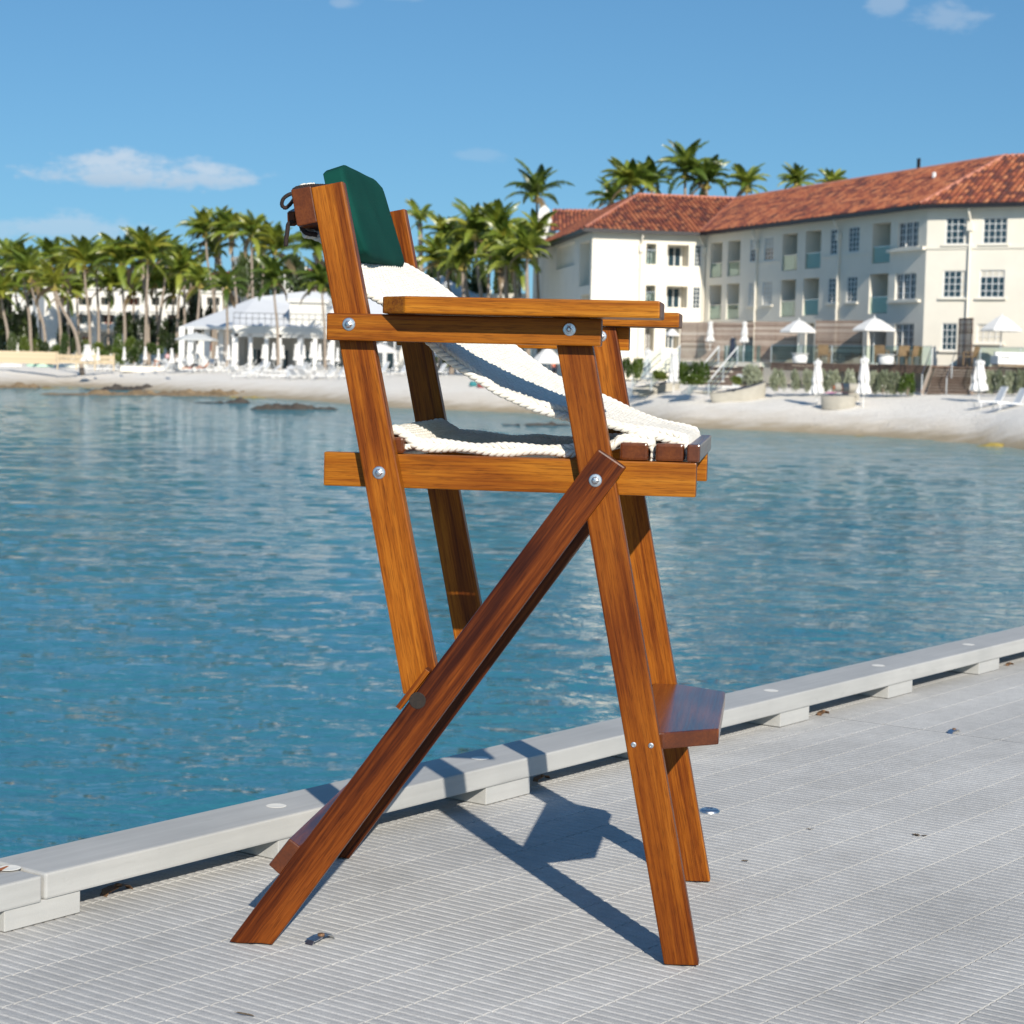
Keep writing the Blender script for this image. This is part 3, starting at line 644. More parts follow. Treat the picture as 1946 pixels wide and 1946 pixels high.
t.set(Base_Color=t.mix(.5, c, t.ramp(t.noise(g.outputs['Position'], 1.6, 4), [(.3, (.7, .68, .66)), (.7, (1.1, 1.1, 1.1))]), 'MULTIPLY'), Roughness=.75)
class Wall:
    """a straight wall p0 -> p1 (outside on the right-hand side seen from p0 to p1 going left to right in the photo)"""
    def __init__(s, p0, p1, z0, z1, parent, mat='stucco', name='wall'):
        s.p0 = Vector((p0[0], p0[1], 0)); s.p1 = Vector((p1[0], p1[1], 0)); s.z0, s.z1 = z0, z1; s.parent = parent; s.mat = mat; s.name = name
        s.d = (s.p1-s.p0); s.L = s.d.length; s.d.normalize(); s.n = Vector((s.d.y, -s.d.x, 0))      # outward, to the camera
        s.open = []
    def at(s, a, z, out=0.0): return s.p0 + s.d*a + s.n*out + Vector((0, 0, z))
    def pix(s, px, py):
        P = ptplane(px, py, s.p0, s.n); return (P-s.p0).dot(s.d), P.z
    def rect(s, x0, y0, x1, y1):
        a0 = s.pix(x0, (y0+y1)/2)[0]; a1 = s.pix(x1, (y0+y1)/2)[0]; xm = (x0+x1)/2
        z1 = s.pix(xm, y0)[1]; z0 = s.pix(xm, y1)[1]; return a0, a1, z0, z1
    def hole(s, r, kind, depth=.18, **kw):
        a0, a1, z0, z1 = r; s.open.append((max(a0, .05), min(a1, s.L-.05), max(z0, s.z0+.02), min(z1, s.z1-.05), kind, depth, kw)); return s
    def build(s):
        A = sorted({0, s.L} | {round(x, 4) for o in s.open for x in o[:2]}); Z = sorted({s.z0, s.z1} | {round(x, 4) for o in s.open for x in o[2:4]})
        mb = MB()
        for i in range(len(A)-1):
            for j in range(len(Z)-1):
                ca, cz = (A[i]+A[i+1])/2, (Z[j]+Z[j+1])/2
                if any(o[0] < ca < o[1] and o[2] < cz < o[3] for o in s.open): continue
                mb.add([s.at(A[i], Z[j]), s.at(A[i+1], Z[j]), s.at(A[i+1], Z[j+1]), s.at(A[i], Z[j+1])], [(0, 1, 2, 3)])
        for a0, a1, z0, z1, k, dp, kw in s.open:
            f = [s.at(a0, z0), s.at(a1, z0), s.at(a1, z1), s.at(a0, z1)]; b = [p - s.n*dp for p in f]
            mb.add(f+b, [(1, 0, 4, 5), (2, 1, 5, 6), (3, 2, 6, 7), (0, 3, 7, 4)] + ([(4, 7, 6, 5)] if k == 'niche' else []))
        w = mb.build(s.name, MATS[s.mat], s.parent)
        for a0, a1, z0, z1, k, dp, kw in s.open:
            if k == 'win': s.window(a0, a1, z0, z1, dp, **kw)
            elif k in ('niche',):
                s.balcony(a0, a1, z0, z1, dp, **kw)
        return w
    def bar(s, mb, a0, a1, z0, z1, o0, o1):
        v = [s.at(a, z, o) for o in (o0, o1) for a, z in ((a0, z0), (a1, z0), (a1, z1), (a0, z1))]
        mb.add(v, [(4, 5, 6, 7), (3, 2, 1, 0), (0, 1, 5, 4), (1, 2, 6, 5), (2, 3, 7, 6), (3, 0, 4, 7)])
    def window(s, a0, a1, z0, z1, dp, nx=2, nz=4, groups=1, curtain=0.0, blind=0.0, sill=True, box=None):
        out = -dp*.55; mb = MB(); fw = .06
        s.bar(mb, a0, a1, z0, z0+fw, out-.04, out+.04); s.bar(mb, a0, a1, z1-fw, z1, out-.04, out+.04)
        for g in range(groups+1):
            x = a0+(a1-a0)*g/groups; w = fw if g in (0, groups) else fw*1.6
            x0 = x if g == 0 else (x-w if g == groups else x-w/2); s.bar(mb, x0, x0+w, z0+fw, z1-fw, out-.04, out+.045 if g in (0, groups) else out+.06)
        for g in range(groups):
            b0 = a0+(a1-a0)*g/groups; b1 = a0+(a1-a0)*(g+1)/groups
            for i in range(1, nx): x = b0+(b1-b0)*i/nx; s.bar(mb, x-.018, x+.018, z0+fw, z1-fw, out-.012, out+.022)
        for j in range(1, nz): z = z0+(z1-z0)*j/nz; s.bar(mb, a0+fw, a1-fw, z-.018, z+.018, out-.010, out+.020)
        o = mb.build('window', MATS['trim_white'], s.parent)
        mb = MB(); mb.add([s.at(a0, z0, out-.02), s.at(a1, z0, out-.02), s.at(a1, z1, out-.02), s.at(a0, z1, out-.02)], [(0, 1, 2, 3)])
        mb.build('pane', MATS['window_glass'], o)
        if curtain:
            c0 = a1-(a1-a0)*curtain; mb = MB(); n = 9
            vs_ = [s.at(c0+(a1-c0)*i/n, z, out-.012+.006*(i % 2)) for i in range(n+1) for z in (z0+.03, z1-.03)]
            mb.add(vs_, [(2*i, 2*i+2, 2*i+3, 2*i+1) for i in range(n)]); mb.build('curtain', MATS['curtain'], o)
        if blind:
            mb = MB(); s.bar(mb, a0+.03, a1-.03, z0+.03 if blind >= 1 else z1-(z1-z0)*blind, z1-.03, out-.019, out-.011); mb.build('blind', MATS['curtain'], o)
        if sill:
            mb = MB(); s.bar(mb, a0-.18, a1+.18, z0-.12, z0-.005, -.005, .16); mb.build('sill', MATS[s.mat], o)
    def balcony(s, a0, a1, z0, z1, dp, rail=True, door=True, dmat='window_glass', solid=0.0, panel=False):
        if door:
            out = -dp+.03; w = min((a1-a0)*.55, 1.7); x0 = a0+(a1-a0-w)*.62; h = min(z1-z0-.15, 2.25)
            mb = MB(); s.bar(mb, x0-.07, x0+w+.07, z0+.01, z0+h+.08, out, out+.03); s.bar(mb, x0+w/2-.035, x0+w/2+.035, z0+.02, z0+h, out+.03, out+.06)
            o = mb.build('balcony_door', MATS['trim_white'], s.parent); mb = MB()
            for q in (0, 1): s.bar(mb, x0+.01+q*w/2, x0+w/2-.045+q*(w/2+.035), z0+.06, z0+h, out+.032, out+.038)
            mb.build('pane', MATS[dmat], o)
        if rail:
            mb = MB(); s.bar(mb, a0+.03, a1-.03, z0+.05, z0+1.05, -.10, -.085); o = mb.build('balcony_glass', MATS['rail_glass'], s.parent)
            mb = MB(); s.bar(mb, a0+.02, a1-.02, z0+1.05, z0+1.09, -.115, -.07); mb.build('handrail', MATS['steel'], o)
        if panel:
            mb = MB(); x = a0+(a1-a0)*.1; s.bar(mb, x, a1-(a1-a0)*.25, z0+.06, z0+.98, -.16, -.12); mb.build('privacy_sheet', MATS['curtain'], s.parent)
def c5(r): return (1040+r[0]/4.2, 270+r[1]/4.2, 1040+r[2]/4.2, 270+r[3]/4.2)
def c6(r): return (1460+r[0]/3.975, 270+r[1]/3.975, 1460+r[2]/3.975, 270+r[3]/3.975)
def tiles(name, poly, parent, seed, tw=.36, tl=.50):
    """barrel tiles over a planar roof polygon; poly[0]->poly[1] is the eave, inside to the left of it"""
    rnd = random.Random(seed); P = [Vector(p) for p in poly]; ex = (P[1]-P[0]).normalized(); nz = None
    for k in range(2, len(P)):
        nz = ex.cross(P[k]-P[0])
        if nz.length > .1: break
    nz.normalize()
    if nz.z < 0: nz = -nz
    ey = nz.cross(ex).normalized()
    if (P[2]-P[0]).dot(ey) < 0: ey = -ey
    Q = [((p-P[0]).dot(ex), (p-P[0]).dot(ey)) for p in P]
    def inside(x, y):
        c = False; n = len(Q)
        for i in range(n):
            (x1, y1), (x2, y2) = Q[i], Q[(i+1) % n]
            if (y1 > y) != (y2 > y) and x < (x2-x1)*(y-y1)/(y2-y1)+x1: c = not c
        return c
    xs = [q[0] for q in Q]; ys = [q[1] for q in Q]; mb = MB(); tone = []
    nx = int((max(xs)-min(xs))/tw)+1; ny = int((max(ys)-min(ys))/tl)+1
    prof = [(math.cos(a), math.sin(a)) for a in (math.pi, math.pi*.75, math.pi*.5, math.pi*.25, 0)]
    for i in range(nx):
        for j in range(ny):
            x = min(xs)+(i+.5)*tw; y = min(ys)+(j+.5)*tl
            if not (inside(x, y)): continue
            r_ = tw*.36; v = []
            for yy, lift in ((y-tl*.58, .045), (y+tl*.5, .005)):
                for cx_, cz_ in prof: v.append(P[0]+ex*(x+cx_*r_)+ey*yy+nz*(lift+.02+cz_*r_*.8))
            mb.add(v, [(k, k+1, k+6, k+5) for k in range(4)] + [(4, 3, 2, 1, 0)])
            tn = rnd.choice((.04, .12, .22, .3, .5, .58, .66, .72, .78, .9)) + rnd.uniform(-.04, .04); tone += [tn]*10
    me = mb.mesh(name, MATS['roof_tile']); at = me.attributes.new('tone', 'FLOAT', 'POINT'); at.data.foreach_set('value', tone)
    o = link(name, me, parent); o['kind'] = 'stuff'
    me2 = bpy.data.meshes.new('roof_underlay'); me2.from_pydata([tuple(p) for p in P], [], [tuple(range(len(P)))]); me2.materials.append(MATS['roof_tile'])
    at = me2.attributes.new('tone', 'FLOAT', 'POINT'); at.data.foreach_set('value', [.12]*len(P)); link('roof_slope', me2, parent)
    return o
def ridge(parent, pts, r=.17):
    mb = MB()
    for i in range(len(pts)-1):
        a, b = Vector(pts[i]), Vector(pts[i+1]); n = max(2, int((b-a).length/.45))
        for k in range(n): mb.tube([a.lerp(b, k/n), a.lerp(b, (k+1.08)/n)], [r*1.08, r*.92], 8, cap=False)
    mb.build('ridge_cap', MATS['ridge_tile'], parent, True)
def build_hotel():
    g0 = Vector((22, 140, 0)); gz = 1.0
    H = empty('hotel', g0, 0, 'cream three storey seaside hotel with red barrel tile roof', 'hotel')
    class Par: pass
    root = bpy.data.objects.new('x', None)
    # all parts are built in world coordinates and parented with the inverse of the root's offset
    made = set(bpy.data.objects)
    pA = ptY(1012, 560, 184); pB = ptY(1123, 560, 153); pC = ptY(1338, 560, 154.6); pD = ptY(1757, 560, 125); pE = ptY(2130, 560, 118.5)
    EZ = 11.25; Z0 = .2
    Wf = Wall(pB, pC, Z0, EZ, None); Wg = Wall(pC, pD, Z0, EZ, None); Wb = Wall(pD, pE, Z0, EZ, None); Wl = Wall(pA, pB, Z0, EZ, None)
    # front block
    for r in ((790, 810, 870, 975), (785, 1143, 862, 1310)): Wf.hole(Wf.rect(*c5(r)), 'niche', 1.2, dmat='door_dark')
    for r in ((958, 820, 1130, 990), (950, 1150, 1118, 1320)): Wf.hole(Wf.rect(*c5(r)), 'niche', 1.5, rail=False, dmat='window_glass')
    for r in ((1172, 820, 1228, 995), (1160, 1155, 1222, 1330)): Wf.hole(Wf.rect(*c5(r)), 'win', .12, nx=2, nz=5, sill=False)
    Wf.hole(Wf.rect(1225, 620, 1243, 668), 'niche', 1.2, rail=False, dmat='door_dark'); Wf.hole(Wf.rect(1265, 622, 1291, 662), 'niche', 1.5, rail=False)
    # long wing: balconies and windows, third then second floor
    for r, kw in (((1300, 800, 1395, 1080), dict(panel=True)), ((1440, 785, 1540, 1070), dict(panel=True)), ((1290, 1140, 1388, 1415), dict(panel=True)), ((1430, 1128, 1530, 1412), {})):
        Wg.hole(Wg.rect(*c5(r)), 'niche', 1.9, **kw)
    for r in ((1618, 770, 1675, 955), (1733, 755, 1805, 945), (1608, 1120, 1662, 1308), (1718, 1110, 1795, 1300)): Wg.hole(Wg.rect(*c5(r)), 'win', .12, nx=3, nz=5, blind=.5 if r[1] < 800 else 1.0, sill=r[1] > 900)
    for r, kw in (((105, 690, 218, 970), dict(panel=True)), ((280, 668, 397, 955), {}), ((785, 610, 922, 915), {}), ((92, 1040, 205, 1318), dict(panel=True)), ((262, 1028, 380, 1308), {}), ((762, 995, 902, 1295), {})):
        Wg.hole(Wg.rect(*c6(r)), 'niche', 1.9, **kw)
    for r in ((468, 655, 540, 850), (605, 640, 688, 830), (452, 1025, 525, 1215), (592, 1015, 672, 1210)): Wg.hole(Wg.rect(*c6(r)), 'win', .12, nx=3, nz=5, sill=r[1] > 900)
    for r in ((980, 600, 1133, 795), (958, 990, 1115, 1190)): Wg.hole(Wg.rect(*c6(r)), 'win', .25, nx=2, nz=4, groups=3)
    for x0, y0, x1, y1 in ((1648, 614, 1684, 690), (1530, 614, 1546, 690), (1410, 610, 1432, 680)): Wg.hole(Wg.rect(x0, y0, x1, y1), 'niche', 1.9, rail=False)
    Wg.hole(Wg.rect(1700, 615, 1736, 666), 'win', .25, nx=2, nz=4, groups=3)
    # right bay
    for r, kw in (((1338, 570, 1525, 772), dict(curtain=.25)), ((1620, 565, 1805, 768), dict(blind=.08)), ((1318, 970, 1500, 1175), dict(curtain=.25)), ((1595, 965, 1785, 1175), dict(blind=.25))):
        Wb.hole(Wb.rect(*c6(r)), 'win', .16, nx=4, nz=4, **kw)
    Wb.hole(Wb.rect(1789, 614, 1818, 666), 'win', .16, nx=3, nz=4); Wb.hole(Wb.rect(1856, 616, 1904, 652), 'win', .16, nx=4, nz=3, blind=1.0)
    for dx in (2010,):
        for y0, y1 in ((412, 463), (513, 565)): Wb.hole(Wb.rect(dx, y0, dx+46, y1), 'win', .16, nx=4, nz=4)
    # shaded left face: deep loggia openings
    Wl.hole(Wl.rect(1101, 459, 1121, 543), 'niche', 1.5, rail=False, door=False); Wl.hole(Wl.rect(1058, 465, 1092, 508), 'niche', .3, rail=False, door=False)
    Wl.hole(Wl.rect(1103, 560, 1119, 640), 'niche', 1.2, rail=False, door=False)
    for w in (Wf, Wg, Wb, Wl): w.build()
    # string course under the third floor sills, plinth band
    def band(w, z, h=.16, o=.07, a0=0, a1=None):
        mb = MB(); w.bar(mb, a0+.02, (a1 or w.L)-.02, z-h/2, z+h/2, .001, o); mb.build('string_course', MATS['stucco'], None)
    zb = Wb.pix(1800, 471)[1]; band(Wb, zb); 
    a9 = Wg.pix(1690, 478)[0]; band(Wg, zb, .2, .25, a9, Wg.L); 
    for x0, x1 in ((1427, 1483), (1562, 1652)): band(Wg, zb, .12, .05, Wg.pix(x0, 480)[0], Wg.pix(x1, 480)[0])
    band(Wf, Wf.pix(1200, 510)[1], .1, .04)
    a9 = Wg.pix(1690, 575)[0]; band(Wg, Wg.pix(1720, 573)[1], .16, .22, a9, Wg.L-.4)
    # downspouts with hopper heads
    def spout(w, px, z1=EZ-.1, z0=Z0):
        a = w.pix(px, 500)[0]; mb = MB(); mb.tube([w.at(a, z1, .55), w.at(a, z1-.25, .5), w.at(a, z1-.75, .13), w.at(a, z0, .13)], .075, 8)
        w.bar(mb, a-.16, a+.16, z1-1.35, z1-.85, .02, .30); mb.build('downspout', MATS['stucco'], None)
    for w, px in ((Wb, 1843), (Wb, 1990), (Wg, 1596), (Wg, 1440), (Wg, 1337+4), (Wf, 1217)): spout(w, px)
    # eaves: gutter, soffit
    OV = .75
    def off(w): return w.n*OV
    def meet(w1, w2):
        a = w1.p0+off(w1); b = w2.p0+off(w2); d1, d2 = w1.d, w2.d; den = d1.x*d2.y-d1.y*d2.x; tt = ((b.x-a.x)*d2.y-(b.y-a.y)*d2.x)/den; return a+d1*tt
    eA = Wl.p0+off(Wl); eB = meet(Wl, Wf); eC = meet(Wf, Wg); eD = meet(Wg, Wb); eE = Wb.p1+off(Wb)
    for a, b in ((eA, eB), (eB, eC), (eC, eD), (eD, eE)):
        mb = MB(); mb.bar(a+Vector((0, 0, EZ+.02)), b+Vector((0, 0, EZ+.02)), .16, .26); mb.build('gutter', MATS['gutter'], None)
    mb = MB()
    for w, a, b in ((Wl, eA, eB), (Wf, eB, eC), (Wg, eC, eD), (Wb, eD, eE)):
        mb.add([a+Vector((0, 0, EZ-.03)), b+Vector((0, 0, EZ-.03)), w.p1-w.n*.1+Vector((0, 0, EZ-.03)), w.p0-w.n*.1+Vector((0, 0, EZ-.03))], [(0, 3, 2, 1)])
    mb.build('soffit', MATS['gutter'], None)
    up = Vector((0, 0, 1)); RZ = 14.8
    R2 = ptY(1908, 302, 128.3); R2.z = RZ; R1 = R2 - Wg.d*((R2-ptY(1397, 381, 163.8)).dot(Wg.d)); A1 = R1 - Wf.d*((R1-ptY(1220, 372, 161.0)).dot(Wf.d)); R3 = R2 + Wb.d*16
    lift = up*(EZ+.12); a_, b_, c_, d_, e_ = (q+lift for q in (eA, eB, eC, eD, eE))
    A2 = A1 - Wl.d*16
    tiles('roof_tiles', [b_, c_, R1, A1], None, 1); tiles('roof_tiles', [c_, d_, R2, R1], None, 2); tiles('roof_tiles', [d_, e_, R3, R2], None, 3); tiles('roof_tiles', [a_, b_, A1, A2], None, 4)
    ridge(None, [b_, A1, R1]); ridge(None, [c_+up*.0, R1, R2, R3]); ridge(None, [d_, R2]); ridge(None, [A1, A2])
    # the slopes facing away close the roof
    back = [A1-Wf.n*9, R1+Vector((9, 9, 0)), R2+Vector((9, 6, 0)), R3-Wb.n*8]
    for q in back: q.z = EZ+.2
    mb = MB(); mb.add([A1, R1, back[1], back[0]], [(0, 1, 2, 3)]); mb.add([R1, R2, back[2], back[1]], [(0, 1, 2, 3)]); mb.add([R2, R3, back[3], back[2]], [(0, 1, 2, 3)])
    mb.add([A1, A2, back[0]], [(0, 1, 2)]); mb.build('rear_roof', MATS['ridge_tile'], None)
    # roof vents and masts
    for px, py, hgt, mt in ((1748, 322, .8, 'gutter'), (1766, 320, .8, 'gutter')):
        P = ptY(px, py, 138); P.z = RZ+.02; P = R1.lerp(R2, (P-R1).dot(R2-R1)/(R2-R1).length_squared)
        MB().tube([P-up*.1, P+up*hgt], .07, 8).build('vent_pipe', MATS[mt], None)
    P = (R1*.25+R2*.75)*.45+(c_*.25+d_*.75)*.55; 
    P = ptplane(1775, 341, c_, (d_-c_).cross(R2-c_).normalized()); MB().tube([P-up*.05, P+up*.45], .13, 10).build('vent_pipe', MATS['trim_white'], None)
    # low rear roof and white curved gable on the far left
    g1 = ptY(1034, 430, 186); mb = MB(); sh = [(-1.25, -3.0), (-1.05, -1.2), (-.62, -.3), (-.45, .55), (0, .95), (.45, .55), (.62, -.3), (1.05, -1.2), (1.25, -3.0)]
    n = len(sh); vs_ = [g1+Vector((x, 0, z+1.0)) for x, z in sh]+[g1+Vector((x, .5, z+1.0)) for x, z in sh]
    mb.add(vs_, [tuple(range(n)), tuple(reversed(range(n, 2*n)))]+[(i+1, i, n+i, n+i+1) for i in range(n-1)]); mb.build('curved_gable', MATS['stucco_white'], None)
    l0 = ptY(1046, 438, 184); l1 = ptY(1140, 440, 184); t0 = ptY(1050, 401, 190); t1 = ptY(1150, 401, 190)
    tiles('roof_tiles', [l0, l1, t1, t0], None, 5); ridge(None, [t0, t1])
    # side wall parts further left, in shade
    Wx = Wall(ptY(880, 560, 205), ptY(1002, 560, 200), .2, 8.2, None); Wx.hole(Wx.rect(955, 600, 975, 650), 'niche', 1.0, rail=False); Wx.build()
    rootm = H.matrix_basis.inverted()
    for o in set(bpy.data.objects)-made:
        if o.parent is None and o is not H: o.parent = H; o.matrix_parent_inverse = rootm
    return Wf, Wg, Wb
WF, WG, WB = build_hotel()
# ------------------------------------------------------------------ terrace in front of the hotel
def build_terrace():
    TZ = 1.62
    made = set(bpy.data.objects)
    root = empty('terrace', (30, 116, 0), 0, 'raised timber terrace with glass balustrade in front of the red roofed hotel', 'terrace')
    # front edge of the deck, from the left stair to beyond the frame
    e0 = ptY(1465, 690, 131.5); e1 = ptY(1770, 694, 120.0); s1 = ptY(1862, 697, 119.0); e2 = ptY(2100, 702, 113)
    for q in (e0, e1, s1, e2): q.z = TZ
    up = Vector((0, 0, 1))
    def slab(a, b, dep, z0, z1, name, mat):
        d = (b-a).normalized(); n = Vector((-d.y, d.x, 0)); mb = MB(); mb.bar((a+b)/2*0+a+n*dep/2+up*((z0+z1)/2-a.z), b+n*dep/2+up*((z0+z1)/2-b.z), dep, z1-z0); return mb.build(name, MATS[mat], None)
    slab(e0, e1, 6.5, TZ-.12, TZ, 'deck_floor', 'deck_boards'); slab(e1, s1, 6.5, TZ-.12, TZ, 'deck_floor', 'deck_boards'); slab(s1, e2, 8, TZ-.12, TZ, 'deck_floor', 'deck_boards')
    for a, b in ((e0, e1), (s1, e2)):
        for k in range(3):
            mb = MB(); mb.bar(a+up*(-.09-k*.16), b+up*(-.09-k*.16), .04, .145); mb.build('fascia_board', MATS['deck_boards'], None)
        n = int((b-a).length/2.6)
        d = (b-a).normalized(); nn = Vector((-d.y, d.x, 0))
        for k in range(n+1):
            p = a.lerp(b, k/n); mb = MB(); mb.bar(p+nn*.6-up*2.6, p+nn*.6-up*.5, .2, .2); mb.build('deck_post', MATS['deck_boards'], None)
        for k in range(n):
            p, q = a.lerp(b, k/n), a.lerp(b, (k+1)/n); mb = MB(); mb.bar(p+d*.03+up*.56, q-d*.03+up*.56, .014, 1.08); mb.build('glass_panel', MATS['rail_glass'], None)
            mb = MB(); mb.bar(p+up*.02, p+up*1.12, .045, .045); mb.build('rail_post', MATS['steel'], None)
        mb = MB(); mb.bar(a+up*1.12, b+up*1.12, .05, .03); mb.build('top_rail', MATS['steel'], None)
    # left part of terrace, lower railing further back
    f0 = ptY(1290, 672, 141); f0.z = TZ; f1 = e0+Vector((-.5, 1.5, 0))
    slab(f0, f1, 5, TZ-.3, TZ, 'deck_floor', 'stucco'); d = (f1-f0).normalized()
    for k in range(5):
        p, q = f0.lerp(f1, k/5), f0.lerp(f1, (k+1)/5); mb = MB(); mb.bar(p+d*.03+up*.56, q-d*.03+up*.56, .014, 1.08); mb.build('glass_panel', MATS['rail_glass'], None)
        mb = MB(); mb.bar(p, p+up*1.12, .05, .05); mb.build('rail_post', MATS['steel'], None)
    slab(f0+Vector((0, .3, 0)), f1+Vector((0, .3, 0)), .3, -.6, TZ-.3, 'retaining_wall', 'screen_wood')
    # broad timber stair
    d = (s1-e1).normalized(); nf = Vector((d.y, -d.x, 0)); nst = 10
    for k in range(nst):
        z = TZ-.165*(k+1); a = e1+d*.25+nf*(.30*k)+up*(z-TZ); b = s1-d*.25+nf*(.30*k)+up*(z-TZ)
        mb = MB(); mb.bar(a+nf*.16+up*.06, b+nf*.16+up*.06, .31, .045); mb.build('stair_tread', MATS['screen_wood'], None)
        mb = MB(); mb.bar(a+nf*.012-up*.02, b+nf*.012-up*.02, .02, .12); mb.build('stair_riser', MATS['deck_boards'], None)
    for p in (e1, s1):
        q = p+nf*3.1-up*1.6
        mb = MB(); mb.bar(p-up*.2, q-up*.1, .06, .5); mb.build('stair_stringer', MATS['screen_wood'], None)
        mb = MB(); mb.add([p+up*.05, q+up*.05, q+up*1.05, p+up*1.12], [(0, 1, 2, 3)]); mb.build('glass_panel', MATS['rail_glass'], None)
        mb = MB(); mb.bar(p+up*1.12, q+up*1.06, .05, .04); mb.bar(p, p+up*1.12, .05, .05); mb.bar(q-up*.2, q+up*1.06, .05, .05); mb.build('stair_rail', MATS['steel'], None)
    m = (e1+s1)/2
    for k, o in ((2.2, 0), (5.0, 0)):
        p = m+nf*(k*.62)-up*(k*.33); mb = MB(); mb.bar(p, p+up*.95, .045, .045); mb.bar(p+up*.95, p+up*.95-nf*1.1+up*.6, .04, .04); mb.build('stair_rail', MATS['steel'], None)
    # two narrow side stairs on the left with slanted steel rails
    for (xa, ya, xb, yb, Y) in ((1238, 712, 1292, 660, 128), (1347, 728, 1402, 662, 126)):
        p = ptY(xa, ya, Y-1.5); q = ptY(xb, yb, Y+2.2); d = q-p; n_ = 7
        hz = Vector((d.x, d.y, 0)).normalized(); sd = Vector((hz.y, -hz.x, 0))
        for w_ in (0, 1.3):
            for hh in (.10, .55, 1.0):
                mb = MB(); mb.tube([p-sd*w_+up*(hh-.9+.0), q-sd*w_+up*(hh-.9)], .035 if hh < .9 else .045, 6); mb.build('stair_rail', MATS['trim_white'] if hh > .9 else MATS['steel'], None)
            for k in (0, .5, 1): 
                b_ = p.lerp(q, k)-sd*w_; mb = MB(); mb.bar(b_-up*1.0, b_+up*.1, .06, .06); mb.build('rail_post', MATS['steel'], None)
            mb = MB(); mb.add([p-sd*w_-up*.75, q-sd*w_-up*.75, q-sd*w_+up*.05, p-sd*w_+up*.05], [(0, 1, 2, 3)]); mb.build('glass_panel', MATS['rail_glass'], None)
        for k in range(n_):
            c_ = p.lerp(q, (k+.5)/n_)-up*1.0; mb = MB(); mb.bar(c_, c_-sd*1.3, d.length/n_*.8, .06); mb.build('stair_tread', MATS['stucco'], None)
    rm = root.matrix_basis.inverted()
    for o in set(bpy.data.objects)-made:
        if o.parent is None and o is not root: o.parent = root; o.matrix_parent_inverse = rm
    # timber privacy screens standing on the terrace: boards are pieces
    def screen(x0, x1, y0, y1, Ya, Yb, lab, nb=15):
        a = ptY(x0, y1, Ya); b = ptY(x1, y1, Yb); zt = ptY((x0+x1)/2, y0, (Ya+Yb)/2).z; zb = TZ+.02; a.z = b.z = zb
        r_ = empty('privacy_screen', a, 0, lab, 'screen', 'timber privacy screens on the terrace'); h = (zt-zb)/nb; v = b-a
        me = None
        for k in range(nb):
            if me is None: me = MB().bar(Vector((0, 0, 0)), v, .04, h*.90).mesh('board', MATS['screen_wood'])
            o = link('board', me, r_); o.location = (0, 0, h*(k+.5))
        for f in (0.02, .5, .98): MB().bar(v*f+Vector((0, .06, 0)), v*f+Vector((0, .06, zt-zb)), .09, .09).build('post', MATS['deck_boards'], r_)
    screen(1292, 1357, 612, 672, 139, 137, 'weathered slatted timber screen behind the upper side stair beside the cream corner')
    screen(1357, 1431, 612, 672, 137, 135, 'weathered slatted timber screen behind two folded white umbrellas')
    screen(1432, 1513, 611, 690, 133.5, 132, 'slatted timber screen behind the leftmost open terrace umbrella')
    screen(1548, 1637, 609, 692, 129.5, 127, 'brown slatted timber screen between two open terrace umbrellas')
    screen(1820, 1846, 604, 697, 121.5, 120, 'narrow upright timber screen at the head of the broad stair', 18)
build_terrace()
# ------------------------------------------------------------------ white hotel and pavilion on the far shore
def adopt(root, made):
    rm = root.matrix_basis.inverted()
    for o in set(bpy.data.objects)-made:
        if o.parent is None and o is not root: o.parent = root; o.matrix_parent_inverse = rm
def c3(x0, y0, x1, y1): return (x0/5.367, 400+y0/5.367, x1/5.367, 400+y1/5.367)
plain('roof_white', (.66, .67, .68), .6, .03, .5)
plain('roof_red_flat', (.42, .13, .09), .8, .2, .8)
def far_hotel():
    Y = 300; up = Vector((0, 0, 1))
    root = empty('balcony_hotel', (ptY(200, 660, Y).x, Y, 0), 0, 'white three storey hotel with open balconies behind the left palm grove', 'hotel'); made = set(bpy.data.objects)
    a = ptY(84, 640, Y); b = ptY(470, 640, Y+6); w = Wall(a, b, 0, ptY(160, 549, Y).z, None, 'stucco_white')
    cols = [(608, 715), (800, 935), (1030, 1168), (1290, 1425), (1545, 1628), (1705, 1805), (1900, 2010), (2110, 2240), (2330, 2450)]
    for r, (y0, y1) in enumerate(((885, 1000), (1060, 1195), (1240, 1440))):
        for k, (x0, x1) in enumerate(cols):
            q = w.rect(*c3(x0, y0, x1, y1)); q = (q[0], q[1], q[2], q[3]); w.hole(q, 'niche', 2.2, rail=False, dmat='door_red' if (k+r) % 3 == 0 else 'window_glass')
    w.build(); zt = w.z1
    for (y0, y1) in ((965, 1058), (1157, 1238)):
        q = w.rect(*c3(560, y0, 1900, y1))
        for k in range(len(cols)):
            c = w.rect(*c3(cols[k][0]-15, y0, cols[k][1]+15, y1)); mb = MB(); w.bar(mb, c[0], c[1], c[2]+(c[3]-c[2])*.25, c[3], .01, .30); mb.build('balcony_front', MATS['stucco_white'], None)
    ws = Wall(ptY(62, 640, Y+14), a, 0, zt-.8, None, 'stucco_white'); ws.hole((ws.L*.3, ws.L*.5, zt-3.6, zt-2.2), 'win', .15, nx=1, nz=2); ws.build()
    mb = MB(); p = [w.at(-.2, zt, .3), w.at(w.L+.2, zt, .3), w.at(w.L+.2, zt, -14), w.at(-.2, zt, -14)]
    mb.add([q-up*.02 for q in p]+[q+up*.35 for q in p], [(0, 1, 5, 4), (1, 2, 6, 5), (2, 3, 7, 6), (3, 0, 4, 7), (4, 5, 6, 7), (3, 2, 1, 0)]); mb.build('roof', MATS['stucco_white'], None)
    adopt(root, made)
